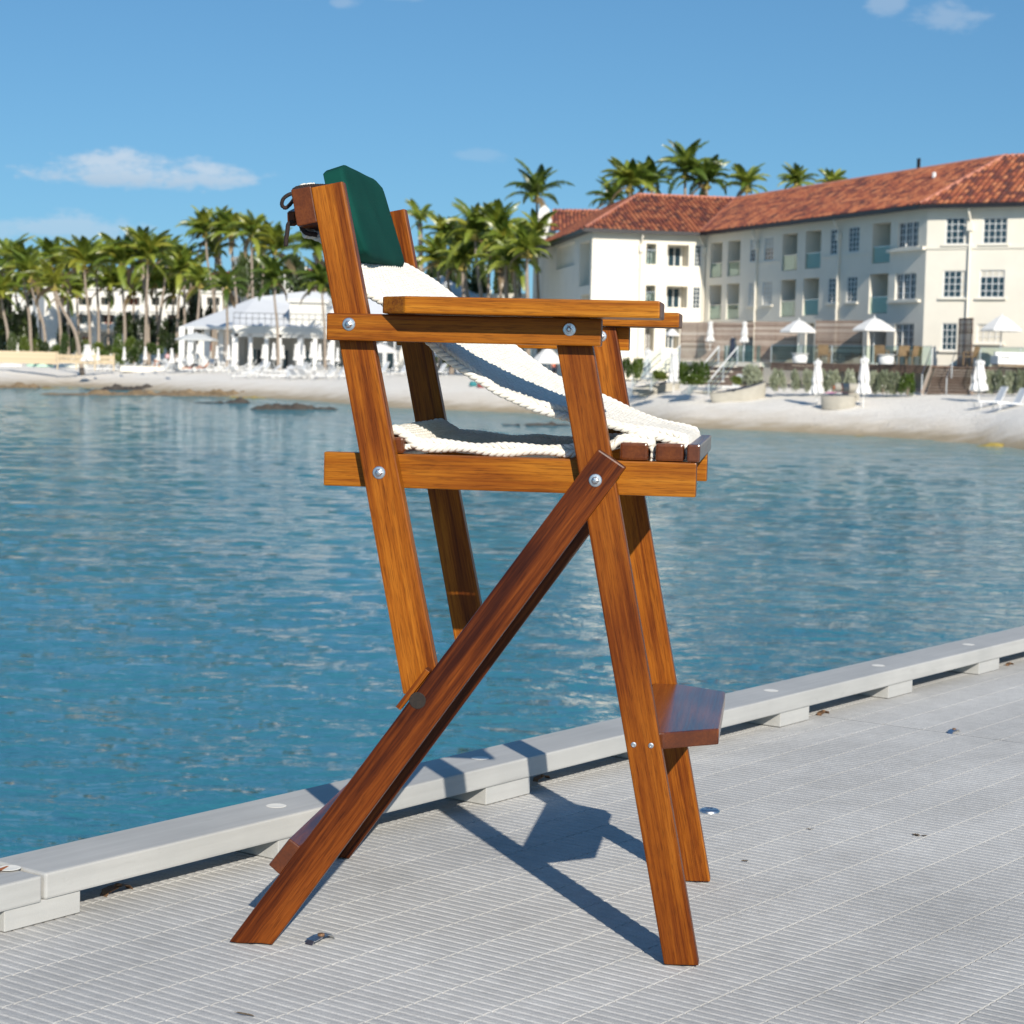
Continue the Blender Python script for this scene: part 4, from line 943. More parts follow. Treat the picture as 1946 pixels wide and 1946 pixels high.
def far_houses():
    up = Vector((0, 0, 1))
    def house(x0, x1, yt, ye, yb, Y, lab, roof='roof_red_flat', wins=3, wall='stucco_white', flat=False):
        root = empty('far_house', ptY((x0+x1)/2, yb, Y), 0, lab, 'house'); made = set(bpy.data.objects)
        a = ptY(x0, ye, Y); b = ptY(x1, ye, Y+1.5); zE = a.z; zb = 0.0; w = Wall(a, b, zb, zE, None, wall)
        for k in range(wins):
            s0 = w.L*(k+.3)/wins; s1 = w.L*(k+.62)/wins; w.hole((s0, s1, zE-2.5, zE-1.0), 'win', .15, nx=2, nz=2, sill=False)
        w.build()
        w2 = Wall(w.at(0, 0, -8), w.p0, zb, zE, None, wall); w2.build(); w3 = Wall(w.p1, w.at(w.L, 0, -8), zb, zE, None, wall); w3.build()
        zt = ptY((x0+x1)/2, yt, Y+4).z; mb = MB()
        if flat: mb.add([w.at(-.2, zE, .3), w.at(w.L+.2, zE, .3), w.at(w.L+.2, zE, -8), w.at(-.2, zE, -8), w.at(-.2, zt, .3), w.at(w.L+.2, zt, .3), w.at(w.L+.2, zt, -8), w.at(-.2, zt, -8)], [(0, 1, 5, 4), (1, 2, 6, 5), (2, 3, 7, 6), (3, 0, 4, 7), (4, 5, 6, 7)])
        else: mb.add([w.at(-.5, zE, .6), w.at(w.L+.5, zE, .6), w.at(w.L+.5, zE, -8.6), w.at(-.5, zE, -8.6), w.at(2.5, zt, -4), w.at(w.L-2.5, zt, -4)], [(0, 1, 5, 4), (1, 2, 5), (2, 3, 4, 5), (3, 0, 4), (3, 2, 1, 0)])
        mb.build('roof', MATS[roof], None); adopt(root, made)
    house(356, 385, 519, 530, 560, 345, 'small white house with red roof left of the palms above the balcony hotel', wins=1)
    house(398, 446, 515, 530, 560, 340, 'white house with red roof glimpsed between tall windblown palm trunks', wins=3)
    house(456, 474, 517, 526, 560, 345, 'narrow red roofed house beside the cream tower block', wins=1)
    house(459, 498, 489, 493, 560, 390, 'cream flat roofed tower block rising behind the palms', roof='stucco', wins=0, wall='stucco', flat=True)
    house(540, 612, 507, 517, 560, 350, 'red roofed house behind the palms near the chair back', wins=3)
    house(20, 84, 556, 562, 640, 330, 'grey shaded low house at the far left behind leaning trunks', roof='roof_white', wins=2, wall='stucco_white', flat=True)
def pavilion():
    Y = 232; up = Vector((0, 0, 1))
    root = empty('beach_pavilion', (ptY(520, 690, Y).x, Y, 0), 0, 'long white beach pavilion with low hipped roof, columns and roof railing', 'pavilion'); made = set(bpy.data.objects)
    def p(x, y, dY=0): return ptY(340+x/6.04, 400+y/6.04, Y+dY)
    zE = p(600, 1335).z; zf = .25
    # main hipped roof
    e0 = p(20, 1325, 5); e1 = p(640, 1335, -1); e2 = p(2600, 1375, 0); e0.z = e1.z = e2.z = zE
    r0 = p(880, 995, 12); r1 = p(1420, 930, 13); r2 = p(2500, 960, 14); r0.z = r0.z; bk = p(60, 1300, 22); bk.z = zE; bk2 = e2+Vector((0, 26, 0))
    mb = MB(); mb.add([e0, e1, e2, r2, r1, r0, bk, bk2], [(0, 1, 5), (1, 2, 3, 4, 5), (6, 0, 5), (6, 5, 4, 3, 7), (2, 7, 3)]); mb.build('hip_roof', MATS['roof_white'], None)
    mb = MB(); mb.bar(e0+up*-.15, e1+up*-.15, .25, .32); mb.bar(e1+up*-.15, e2+up*-.15, .25, .32); mb.build('eave_beam', MATS['trim_white'], None)
    # flat front terrace roof with fascia
    f0 = p(618, 1400, -3); f1 = p(2600, 1420, -3); zt = p(900, 1325, -3).z; zb = p(900, 1415, -3).z
    mb = MB(); mb.box(f0.x, f1.x, Y-3, Y+3, zb, zt); mb.build('front_fascia', MATS['stucco_white'], None)
    za = p(900, 1440, -3).z
    # arched valance between the columns
    cols = [640, 815, 1000, 1150, 1390, 1560, 1760, 1960, 2160, 2360]
    for k, x in enumerate(cols):
        c = p(x, 1700, -2.6); wd = .55 if k in (0, 4) else .36
        mb = MB(); mb.box(c.x-wd*.6, c.x+wd*.6, c.y, c.y+.8, zf-.3, zb); mb.box(c.x-wd*.75, c.x+wd*.75, c.y-.1, c.y+.9, zb-.35, zb-.02); mb.build('column', MATS['trim_white'], None)
    mb = MB(); mb.box(f0.x+.2, f1.x, Y-2.7, Y-2.5, za-.1, zb-.003); mb.build('valance', MATS['trim_white'], None)
    for x in (30, 130, 320, 480, 560):
        c = p(x, 1600, 3); mb = MB(); mb.box(c.x-.32, c.x+.32, c.y, c.y+.6, zf-.3, zE-.1); mb.build('column', MATS['trim_white'], None)
    # back wall in shade with dark glazed doors
    w0 = p(640, 1600, 8); w1 = p(2600, 1600, 8); w = Wall(w0, w1, -.3, zE, None, 'stucco_white')
    k = 1.2
    while k < w.L-3: w.hole((k, k+2.4, zf-.2, zE-1.2), 'niche', .5, rail=False, dmat='window_glass'); k += 3.1
    w.build()
    # roof railing
    zr = p(900, 1240, -2).z; zr1 = p(900, 1178, -2).z; ra = p(630, 1200, -2); rb = p(2500, 1210, -2)
    n = 26; 
    for z in (zr, zr1): MB().bar((ra.x, ra.y, z), (rb.x, rb.y, z), .06, .06).build('roof_rail', MATS['gutter'], None)
    for i in range(n+1): x = ra.x+(rb.x-ra.x)*i/n; MB().bar((x, ra.y, zt-.02), (x, ra.y, zr1), .05, .05).build('rail_post', MATS['gutter'], None)
    # white box dormer
    d0 = p(1270, 1180, 1); d1 = p(1690, 1065, 1); mb = MB(); mb.box(d0.x, d1.x, d0.y, d0.y+6, zt, d1.z); mb.box(d0.x-.3, d1.x+.3, d0.y-.3, d0.y+6.3, d1.z, d1.z+.35); mb.build('dormer', MATS['stucco_white'], None)
    mb = MB(); mb.box(f0.x-12, f1.x, Y-6, Y+24, -.6, zf-.25); mb.build('floor_slab', MATS['stucco'], None)
    adopt(root, made)
    # two peaked white tents to the right
    for x, yt, ye, r_, Yt, lab in ((838, 524, 566, 5.2, 205, 'peaked white tent roof seen past the chair back sling'), (1075, 632, 655, 3.0, 178, 'white canvas shelter under the hotel corner')):
        c = ptY(x, yt, Yt); zE2 = ptY(x, ye, Yt).z; root = empty('peaked_tent', (c.x, c.y, gp(x, Y=Yt).z), 0, lab, 'tent')
        g = root.location.z; prof = [(r_, zE2-g-.3), (r_, zE2-g), (r_*.62, (zE2-g)*.62+(c.z-g)*.38-.15), (r_*.3, (zE2-g)*.3+(c.z-g)*.7-.12), (.12, c.z-g)]
        MB().lathe(prof, 8).build('canopy', MATS['roof_white'], root)
        for k in range(4): a_ = k*1.571+.39; MB().tube([(r_*.92*math.cos(a_), r_*.92*math.sin(a_), -.2), (r_*.92*math.cos(a_), r_*.92*math.sin(a_), zE2-g)], .08, 8).build('pole', MATS['trim_white'], root)
def fence():
    root = empty('beach_fence', gp(50, Y=225), 0, 'pale wooden plank fence along the sand under the leaning palms', 'fence'); made = set(bpy.data.objects)
    plain('fence_wood', (.52, .42, .28), .8, .2, 3)
    me = None
    a = gp(-40, Y=224); b = gp(107, Y=222); n = 60; zt = ptY(40, 667, 223).z; zb = ptY(40, 690, 223).z
    for k in range(n):
        q = a.lerp(b, (k+.5)/n); w = (b-a).length/n*.93
        if me is None: me = MB().box(-w/2, w/2, -.02, .02, 0, zt-zb).mesh('plank', MATS['fence_wood'])
        o = link('plank', me, None); o.location = (q.x, q.y, zb-random.uniform(0, .05))
    for z in (zb+.2, zt-.25): MB().bar((a.x, a.y+.05, z), (b.x, b.y+.05, z), .05, .1).build('rail', MATS['fence_wood'], None)
    a2 = gp(109, Y=221); b2 = gp(216, Y=226)
    for z0, z1 in ((zb+.1, zb+.55), (zb+.62, zb+1.05)): MB().bar((a2.x, a2.y, (z0+z1)/2), (b2.x, b2.y, (z0+z1)/2), .05, z1-z0).build('board', MATS['fence_wood'], None)
    for f in (0, .33, .66, 1): q = a2.lerp(b2, f); MB().bar((q.x, q.y+.06, zb-.6), (q.x, q.y+.06, zt), .14, .14).build('post', MATS['fence_wood'], None)
    adopt(root, made)
    # upturned small boats at the fence foot
    for px, py, L, c, lab in ((20, 697, 2.6, (.72, .70, .66), 'upturned white dinghy at the left end of the wooden fence'), (76, 697, 3.2, (.42, .62, .46), 'pale green upturned dinghy on the sand by the wooden fence'), (135, 698, 4.0, (.70, .71, .60), 'long cream upturned dinghy near the leaning palm foot')):
        m = plain('hull_%d' % px, c, .5, .05); P = gp(px, py); mb = MB(); n = 9; prof = []
        for i in range(n):
            tt = -1+2*i/(n-1); wd = .62*(1-abs(tt)**2.6)**.6+.02; h = .42*(1-.35*tt*tt)
            prof.append([(tt*L/2, wd*math.cos(a_), h*math.sin(a_)) for a_ in (0, .5, 1.05, 1.57, 2.09, 2.64, 3.14)])
        mb.add([v for r_ in prof for v in r_], [(i*7+j, (i+1)*7+j, (i+1)*7+j+1, i*7+j+1) for i in range(n-1) for j in range(6)])
        root = empty('dinghy', P, .05, lab, 'boat'); mb.build('hull', m, root, True); MB().bar((-L*.45, 0, .44), (L*.45, 0, .44), .05, .05).build('keel', MATS['trim_white'], root)
far_hotel(); far_houses(); pavilion(); fence()
# ------------------------------------------------------------------ vegetation
def leafmat(name, cols, trans=.42):
    t = NT(name); oi = t.n('ShaderNodeObjectInfo'); g = t.n('ShaderNodeNewGeometry')
    c = t.ramp(t.math('ADD', t.math('MULTIPLY', oi.outputs['Random'], .6), t.math('MULTIPLY', t.noise(g.outputs['Position'], 1.2, 3), .5)), [(.2, cols[0]), (.5, cols[1]), (.85, cols[2])])
    df = t.n('ShaderNodeBsdfDiffuse'); tl = t.n('ShaderNodeBsdfTranslucent'); ms = t.n('ShaderNodeMixShader'); ms.inputs[0].default_value = trans
    gl = t.n('ShaderNodeBsdfGlossy', Roughness=.35); ms2 = t.n('ShaderNodeMixShader'); ms2.inputs[0].default_value = .06
    t.L.new(c, df.inputs[0]); t.L.new(c, tl.inputs[0]); t.L.new(df.outputs[0], ms.inputs[1]); t.L.new(tl.outputs[0], ms.inputs[2])
    t.L.new(ms.outputs[0], ms2.inputs[1]); t.L.new(gl.outputs[0], ms2.inputs[2]); t.L.new(ms2.outputs[0], t.out.inputs[0]); return t.m
leafmat('frond_green', [(.095, .150, .018), (.215, .285, .036), (.36, .395, .065)])
leafmat('frond_dark', [(.05, .09, .014), (.115, .175, .024), (.20, .25, .035)])
leafmat('frond_yellow', [(.11, .15, .018), (.23, .26, .028), (.37, .36, .05)])
leafmat('frond_dry', [(.15, .10, .05), (.24, .17, .09), (.34, .26, .14)])
leafmat('hedge_green', [(.03, .06, .008), (.085, .14, .015), (.17, .21, .03)])
leafmat('shrub_silver', [(.17, .20, .12), (.31, .34, .22), (.46, .48, .35)])
leafmat('shrub_dark', [(.015, .03, .008), (.04, .065, .016), (.085, .12, .03)])
plain('palm_bark', (.27, .22, .175), .9, .25, 5, .5, 12)
plain('coconut', (.30, .24, .05), .6, .4, 4)
plain('crownshaft', (.20, .30, .03), .5, .2, 2)
def frond_mesh(kind, seed):
    """unit frond: arching midrib along +x, leaflets either side hanging from it"""
    rnd = random.Random(seed); a0, a1 = {'up': (82, 22), 'mid': (60, -28), 'out': (30, -58), 'low': (-20, -82)}[kind]
    n = 15; P = [Vector((0, 0, 0))]; A = []
    for i in range(n):
        a = R(a0+(a1-a0)*(i/(n-1))**1.15); A.append(a); P.append(P[-1]+Vector((math.cos(a), 0, math.sin(a)))/n)
    mb = MB(); mb.tube(P[::2]+[P[-1]], [.020*(1-.85*i/8) for i in range(len(P[::2])+1)], 4)
    m = 46
    for k in range(m):
        tt = .10+.90*(k+.5)/m; i = min(int(tt*n), n-1); p = P[i].lerp(P[i+1], tt*n-i); a = A[i]
        f = Vector((math.cos(a), 0, math.sin(a))); up = Vector((-math.sin(a), 0, math.cos(a)))
        L = .25*(math.sin(math.pi*min(1, tt*.78+.20)))**.8*rnd.uniform(.85, 1.12)
        for s in (-1, 1):
            fwd = .45+.55*tt; dr = .18+rnd.uniform(-.05, .2)
            d1 = (Vector((0, s, 0))*(1.05-.3*tt)+f*fwd+up*(.35-dr)).normalized(); d2 = (d1+Vector((0, 0, -.95-rnd.uniform(0, .4)))).normalized()
            w = f*.0125; q1 = p+d1*L*.5; q2 = q1+d2*L*.5
            mb.add([p-w, p+w, q1+w*1.15, q1-w*1.15, q2], [(0, 1, 2, 3), (3, 2, 4)])
    return mb
FR = {(k, v): frond_mesh(k, 10*v+j) for j, k in enumerate(('up', 'mid', 'out', 'low')) for v in range(2)}
FM = {}
def fmesh(k, v, mat):
    if (k, v, mat) not in FM: FM[(k, v, mat)] = FR[(k, v)].mesh('frond', MATS[mat])
    return FM[(k, v, mat)]
CROWN = {}
def palm(bx, Y, cx_, cy, rad, label, group, hue='frond_green', nf=32, royal=False, wind=.30, dry=1, thick=1.0, by=None, seed=None):
    rnd = random.Random(int(bx*7+cy*3)); top = ptY(cx_, cy, Y)
    base = gp(bx, Y=Y) if by is None else ptY(bx, by, Y); base.z -= .15
    root = empty('palm_tree', base, 0, label, 'palm', group); r0 = .17*thick; t = top-base; mid = t*.5+Vector((-(t.x)*.22, 0, 0)); L = max(t.length, 1)
    pts = crom([(0, 0, 0), t*.22+Vector((-t.x*.12, 0, 0)), mid, t*.8, t], 22)
    rr = [r0*(1.45-.75*i/21+.5*max(0, 1-i/2.5)*.5)*(1+.05*(i % 2)) for i in range(22)]
    if royal: rr = [r0*1.1*(1+.18*math.sin(math.pi*i/21)) for i in range(22)]
    MB().tube(pts, rr, 9).build('trunk', MATS['palm_bark'], root, True)
    key = royal
    if key not in CROWN:
        mb = MB()
        if royal: mb.lathe([(.20, -1.5), (.24, -1.0), (.17, -.2), (.08, .3), (.01, .5)], 10)
        else:
            mb.lathe([(.14, -.5), (.26, -.2), (.24, .1), (.10, .45), (.01, .6)], 8)
            for k in range(7):
                a = k*.9; c = Vector((.33*math.cos(a), .33*math.sin(a), -.28-.1*(k % 2)))
                mb.lathe([(.01, -.17), (.11, -.12), (.14, 0), (.10, .12), (.01, .16)], 6, c=c)
        CROWN[key] = mb.mesh('crown', MATS['crownshaft' if royal else 'coconut'], True)
    cr = link('crown', CROWN[key], root); cr.location = t
    R_ = rad*Y/F*rnd.uniform(.88, 1.12); nf = int(nf*rnd.uniform(.8, 1.15))
    for k in range(nf):
        u = (k+.5)/nf; az = k*2.39996+rnd.uniform(-.25, .25)
        kind = 'up' if u < .36 else ('mid' if u < .74 else ('out' if u < .93 else 'low'))
        mt = hue
        if k >= nf-dry: mt = 'frond_dry'
        elif rnd.random() < .22: mt = 'frond_yellow' if hue == 'frond_green' else hue
        elif rnd.random() < .12: mt = 'frond_dark'
        o = link('frond', fmesh(kind, k % 2, mt), cr); s_ = R_*1.85*rnd.uniform(.82, 1.12)
        o.scale = (s_*rnd.uniform(.92, 1.08), s_*.9, s_)
        dx, dy = math.cos(az), math.sin(az); dx -= wind*rnd.uniform(.3, 1.4); az = math.atan2(dy, dx)
        o.rotation_euler = (rnd.uniform(-.35, .35), rnd.uniform(-.12, .12), az); o.location = (0, 0, .15*rnd.random())
    return root
L1 = 'coconut palm with curving grey trunk in front of the white balcony hotel'; G1 = 'palms before the balcony hotel'
L2 = 'tall windblown coconut palm above the red roofed far houses'; G2 = 'tall palms above the far houses'
L3 = 'slim coconut palm rising in front of the white pavilion roof'; G3 = 'palms before the pavilion'
L4 = 'coconut palm in the dense clump beside the shaded side of the red roofed hotel'; G4 = 'palm clump beside the red roofed hotel'
L5 = 'palm crown showing above the red tile roof'; G5 = 'palms behind the red tile roof'
L6 = 'coconut palm at the far left beyond the wooden fence'; G6 = 'palms beyond the wooden fence'
for a in ((12, 262, 19, 500, 34, L6, G6), (60, 255, 43, 505, 33, L6, G6), (18, 248, 2, 560, 34, L6, G6), (30, 270, -20, 520, 36, L6, G6), (-8, 250, -40, 555, 36, L6, G6), (48, 258, 28, 545, 28, L6, G6),
          (90, 250, 58, 530, 34, L6, G6), (118, 268, 96, 505, 32, L6, G6)): palm(*a)
palm(157, 226, 104, 545, 36, 'yellow green coconut palm leaning over the end of the wooden fence', None, hue='frond_yellow', nf=24, thick=1.1)
for a in ((172, 262, 160, 505, 36, L1, G1), (188, 266, 183, 500, 32, L1, G1), (238, 258, 231, 503, 37, 'straight trunked palm with wide round crown before the balcony hotel', G1), (276, 256, 281, 495, 36, L1, G1), (335, 262, 342, 520, 32, 'palm before the balcony hotel closest to the pavilion eave', G1), (300, 275, 317, 492, 33, L1, G1), (130, 275, 128, 512, 30, L1, G1)): palm(*a)
palm(282, 268, 270, 484, 36, 'tallest dark palm standing in the grove before the balcony hotel', None, hue='frond_dark', nf=22, thick=1.3)
for a, k in (((412, 262, 390, 445, 36, L2, G2), {}), ((428, 266, 416, 443, 37, L2, G2), {}), ((452, 262, 440, 448, 34, L2, G2), {}), ((480, 258, 478, 449, 30, 'slender windblown palm in front of the cream tower block', G2), {}), ((404, 270, 410, 482, 28, 'shorter palm tucked under the tall windblown palm crowns', G2), {}),
             ((350, 270, 350, 500, 28, L2, G2), {}), ((372, 252, 380, 541, 24, 'small low palm at the upper left eave of the pavilion roof', G2), {}), ((520, 262, 524, 478, 33, 'yellowing palm crown between the cream tower block and the chair back', G2), dict(hue='frond_yellow')), ((495, 280, 502, 462, 24, L2, G2), {})): palm(*a, wind=.55, **k)
palm(596, 250, 600, 478, 46, 'broad dark fronded palm half hidden behind the chair back', None, hue='frond_dark', nf=18)
for a in ((432, 222, 431, 549, 33, 'slim palm beside the sloping hip end of the white pavilion roof', G3), (529, 218, 520, 535, 36, 'slim palm in front of the dark railing on the white pavilion roof', G3), (618, 220, 612, 545, 36, 'slim palm before the white box dormer of the pavilion', G3)): palm(*a, thick=.8, hue='frond_dark')
palm(800, 205, 799, 424, 30, 'royal palm with bright green crownshaft beside the chair back', None, nf=12, royal=True, dry=0, thick=1.2)
for a in ((858, 200, 846, 452, 34, L4, G4), (920, 190, 903, 448, 42, L4, G4), (968, 188, 949, 446, 40, L4, G4), (836, 196, 833, 498, 34, 'low palm of the clump growing over the peaked white tent', G4), (955, 186, 949, 506, 32, L4, G4), (885, 192, 879, 505, 36, L4, G4), (990, 194, 985, 470, 32, L4, G4), (895, 200, 880, 470, 34, L4, G4), (925, 196, 930, 480, 34, L4, G4)): palm(*a)
palm(1023, 178, 1020, 452, 36, 'slender coconut palm standing alone against the shaded hotel side wall', None, nf=16, thick=.8, dry=1)
for a in ((1003, 168, 1001, 480, 34, 'palm of the clump overlapping the end of the shaded hotel wall', G4), (984, 172, 978, 505, 34, L4, G4), (962, 174, 962, 470, 34, L4, G4)): palm(*a)
palm(1028, 212, 1020, 376, 42, 'tall palm with dark crown behind the white curved gable', None, hue='frond_dark', nf=22)
for a, k in (((1195, 188, 1197, 356, 34, 'palm crown behind the red roof beside the hip apex', G5), {}), ((1240, 190, 1238, 354, 34, 'dark palm crown directly behind the short front ridge of the red roof', G5), dict(hue='frond_dark')), ((1345, 192, 1343, 350, 36, 'broad dark palm crown touching the tallest crown behind the red ridge', G5), dict(hue='frond_dark')), ((1418, 192, 1419, 356, 30, 'palm crown where the two red roof ridges meet', G5), {}), ((1513, 190, 1513, 352, 28, 'round windblown palm crown alone behind the long wing ridge', G5), {}), ((1581, 190, 1581, 358, 22, 'palm tips barely clearing the long wing ridge', G5), {}), ((1164, 196, 1162, 384, 26, 'small dark palm crown peeping over the low red roof hip', G5), dict(hue='frond_dark'))): palm(*a, by=640, **k)
palm(1302, 192, 1302, 330, 42, 'tallest palm crown rising above the red tile roof ridge', None, hue='frond_dark', nf=24, by=640)
for a in ((78, 288, 70, 548, 28), (112, 290, 120, 560, 28), (205, 288, 208, 545, 30), (250, 290, 255, 555, 30), (300, 285, 296, 540, 30), (325, 288, 330, 560, 26), (365, 285, 362, 530, 30), (150, 292, 146, 560, 26)): palm(*a, 'shorter palm close against the front of the white balcony hotel', 'short palms at the balcony hotel front')
# shrubs: leaf clusters over a few twigs
def shrub_mesh(seed, n=1900, leaf=.21):
    rnd = random.Random(seed); mb = MB(); cl_ = []
    for k in range(26):
        a = rnd.uniform(0, 6.28); z = rnd.uniform(.05, .95); r_ = math.sqrt(max(0, 1-(max(0, z-.25)/.8)**2))*rnd.uniform(.35, .92); cl_.append(Vector((r_*math.cos(a), r_*math.sin(a), z)))
    for k in range(n):
        c = rnd.choice(cl_); v = Vector((rnd.gauss(0, 1), rnd.gauss(0, 1), rnd.gauss(0, 1))).normalized(); p = c+v*rnd.uniform(.08, .27)
        if p.z < 0: p.z = -p.z*.5
        d = (v+Vector((rnd.uniform(-.7, .7), rnd.uniform(-.7, .7), rnd.uniform(-.2, .9)))).normalized(); s = d.orthogonal().normalized(); s = Matrix.Rotation(rnd.uniform(0, 6.28), 3, d) @ s; l = leaf*rnd.uniform(.6, 1.3)
        mb.add([p, p+d*l*.5+s*l*.26, p+d*l, p+d*l*.5-s*l*.26], [(0, 1, 2, 3)])
    return mb
SH = [shrub_mesh(k) for k in range(3)]; SM = {}; TW = None
def shrub(px0, px1, yt, yb, Y, mat, label, group=None, name='shrub', cat='shrub'):
    global TW
    k = int(px0) % 3
    if (k, mat) not in SM: SM[(k, mat)] = SH[k].mesh('foliage', MATS[mat])
    P = ptY((px0+px1)/2, yb, Y); top = ptY((px0+px1)/2, yt, Y).z; w = (px1-px0)*Y/F/2
    root = empty(name, P, 0, label, cat, group); o = link('foliage', SM[(k, mat)], root); o.scale = (w*1.02, w*.9, (top-P.z)/1.12); o.rotation_euler = (0, 0, random.uniform(0, 6))
    if TW is None:
        mb = MB()
        for a in range(6): mb.tube([(0, 0, -.1), (.2*math.cos(a*1.05), .2*math.sin(a*1.05), .4), (.55*math.cos(a*1.05), .55*math.sin(a*1.05), .8)], [.04, .03, .012], 5)
        TW = mb.mesh('stem', MATS['palm_bark'])
    s_ = link('stem', TW, root); s_.scale = o.scale
HG, SG = 'clipped green hedge bushes beside the side stairs', 'silver green shrubs below the terrace'
for a in ((1178, 1203, 684, 716, 124), (1198, 1225, 683, 716, 124), (1286, 1312, 692, 726, 123), (1305, 1332, 692, 727, 122), (1325, 1348, 692, 727, 122)): shrub(*a, 'hedge_green', 'dense bright green hedge bush beside the narrow side stairs', HG)
for a in ((1232, 1275, 706, 722, 123), (1290, 1345, 714, 730, 121), (1386, 1410, 716, 730, 120)): shrub(*a, 'hedge_green', 'low yellowish ground bush along the sand by the side stairs', 'low ground bushes')
for a in ((1404, 1451, 696, 729, 122), (1463, 1492, 706, 741, 121), (1499, 1524, 706, 740, 120.5), (1521, 1549, 706, 741, 120), (1548, 1574, 706, 742, 119.5), (1568, 1597, 708, 744, 119), (1600, 1628, 706, 744, 118.5), (1644, 1672, 709, 745, 117.5), (1664, 1692, 708, 746, 117), (1684, 1712, 709, 746, 117),
          (1866, 1892, 708, 744, 113.5), (1886, 1914, 707, 744, 113), (1906, 1934, 708, 745, 112.5), (1928, 1956, 708, 746, 112), (1950, 1980, 708, 747, 111.5)): shrub(*a, 'shrub_silver', 'rounded silver green coastal shrub under the terrace edge', SG)
shrub(1709, 1740, 714, 749, 116.5, 'hedge_green', 'yellow green bushy shrub at the foot of the broad timber stair')
for a in ((208, 246, 662, 690, 240), (236, 272, 664, 690, 240), (180, 212, 668, 688, 244)): shrub(*a, 'hedge_green', 'low green bush behind the white loungers under the palms', 'bushes behind the loungers')
for a in ((-20, 30, 560, 668, 262), (20, 62, 590, 668, 258), (40, 75, 600, 668, 262), (100, 150, 620, 668, 285), (215, 262, 600, 650, 282), (255, 300, 605, 650, 282), (300, 345, 610, 660, 270), (352, 388, 560, 640, 285), (380, 420, 585, 650, 285), (330, 360, 590, 650, 280)): shrub(*a, 'shrub_dark', 'tall dark thicket of broadleaf trees behind the left palm grove', 'dark thicket behind the palms', 'thicket_tree', 'tree')
for a in ((800, 850, 470, 600, 214), (840, 900, 445, 600, 214), (880, 940, 500, 610, 206), (930, 985, 500, 610, 206)): shrub(*a, 'shrub_dark', 'dark broadleaf tree filling in between the palm clump trunks', 'dark trees in the palm clump', 'thicket_tree', 'tree')
for a in ((440, 500, 490, 560, 300), (480, 540, 495, 560, 300), (530, 600, 490, 560, 300), (590, 660, 500, 560, 300), (660, 740, 505, 570, 300), (730, 810, 500, 575, 300)): shrub(*a, 'shrub_dark', 'dark tree top behind the white pavilion roof', 'trees behind the pavilion', 'thicket_tree', 'tree')
for k, x in enumerate(range(40, 470, 34)): shrub(x, x+62, 512+(k*37) % 22, 575, 318, 'shrub_dark', 'dark tree top rising behind the flat roof of the balcony hotel', 'trees behind the balcony hotel', 'thicket_tree', 'tree')
for k in range(17):
    x = 14+k*20.0; shrub(x, x+16+(k*7) % 16, 636+(k*29) % 24, 672, 246+(k*5) % 12, 'hedge_green' if k % 3 else 'shrub_dark', 'leafy undergrowth bush among the palm trunks before the balcony hotel', 'undergrowth among the left palms')
for k in range(9):
    x = 830+k*20; shrub(x, x+34, 560+(k*29) % 30, 640, 182, 'hedge_green' if k % 2 else 'shrub_dark', 'leafy undergrowth bush among the palm clump trunks', 'undergrowth in the palm clump')
for k in range(7): shrub(690+k*24, 690+k*24+44, 540+(k*31) % 28, 690, 250, 'shrub_dark' if k % 2 else 'hedge_green', 'broadleaf tree closing the gap between pavilion and palm clump', 'trees between pavilion and palm clump', 'thicket_tree', 'tree')
# ------------------------------------------------------------------ rocks and weed along the waterline
plain('rock', (.19, .135, .075), .9, .45, 1.2, .8, 5)
plain('rock_dark', (.055, .045, .035), .8, .4, 1.2, .8, 5)
plain('weed', (.30, .225, .05), .9, .3, 2, .6, 6)
def rockpile(name, px0, px1, py, h, mat, label, cat='rock', group=None, deep=.55, kind=None, z=WZ):
    a = ptz(px0, py, z); b = ptz(px1, py, z); c = (a+b)/2; L = (b-a).length; dep = max(1.2, L*deep); nx, ny = 46, 14; V = []; Fc = []; s = random.uniform(0, 99)
    for i in range(nx+1):
        for j in range(ny+1):
            u = i/nx*2-1; v = j/ny*2-1; e = max(0, 1-abs(u)**2.4)*max(0, 1-v*v)
            x = u*L/2; y = v*dep/2; n = mnoise.fractal(Vector((x*.55+s, y*.55, s)), 1, 2, 5); r_ = mnoise.fractal(Vector((x*2.2+s, y*1.4, s)), 1, 2, 3)
            V.append((x, y, (h*(e**.6)*(.55+.7*n+.30*r_) - .10)))
    for i in range(nx):
        for j in range(ny): Fc.append((i*(ny+1)+j, (i+1)*(ny+1)+j, (i+1)*(ny+1)+j+1, i*(ny+1)+j+1))
    o = pyobj(name, V, Fc, MATS[mat], loc=c); o.rotation_euler = (0, 0, math.atan2(b.y-a.y, b.x-a.x)); tag(o, label, cat, group, kind)
rockpile('rock_ledge', 78, 425, 750, .62, 'rock', 'long low brown rock ledge at the waterline left of the chair', deep=.16)
rockpile('rock_ledge', 170, 320, 741, .75, 'rock_dark', 'dark rock shelf above the brown ledge in front of the sunbathers', deep=.2)
rockpile('rock_ledge', 290, 660, 752, .85, 'rock', 'bumpy pale brown rock bank along the sand below the white loungers', deep=.07)
rockpile('rock_ledge', -60, 110, 737, .6, 'rock', 'rough rock bank at the waterline in front of the upturned dinghies', deep=.1)
rockpile('rock', 368, 500, 766, .42, 'rock_dark', 'thin dark reef rock awash nearest the bumpy rock bank', deep=.1)
rockpile('rock', 466, 648, 778, .55, 'rock_dark', 'long dark reef rock breaking the water left of the chair leg', deep=.09)
rockpile('rock', 930, 1085, 808, .45, 'rock_dark', 'dark reef rock in the water seen between the two slings', deep=.08)
rockpile('rock', 830, 1010, 786, .10, 'rock_dark', 'flat dark reef rock in the shallows beneath the back sling', deep=.05)
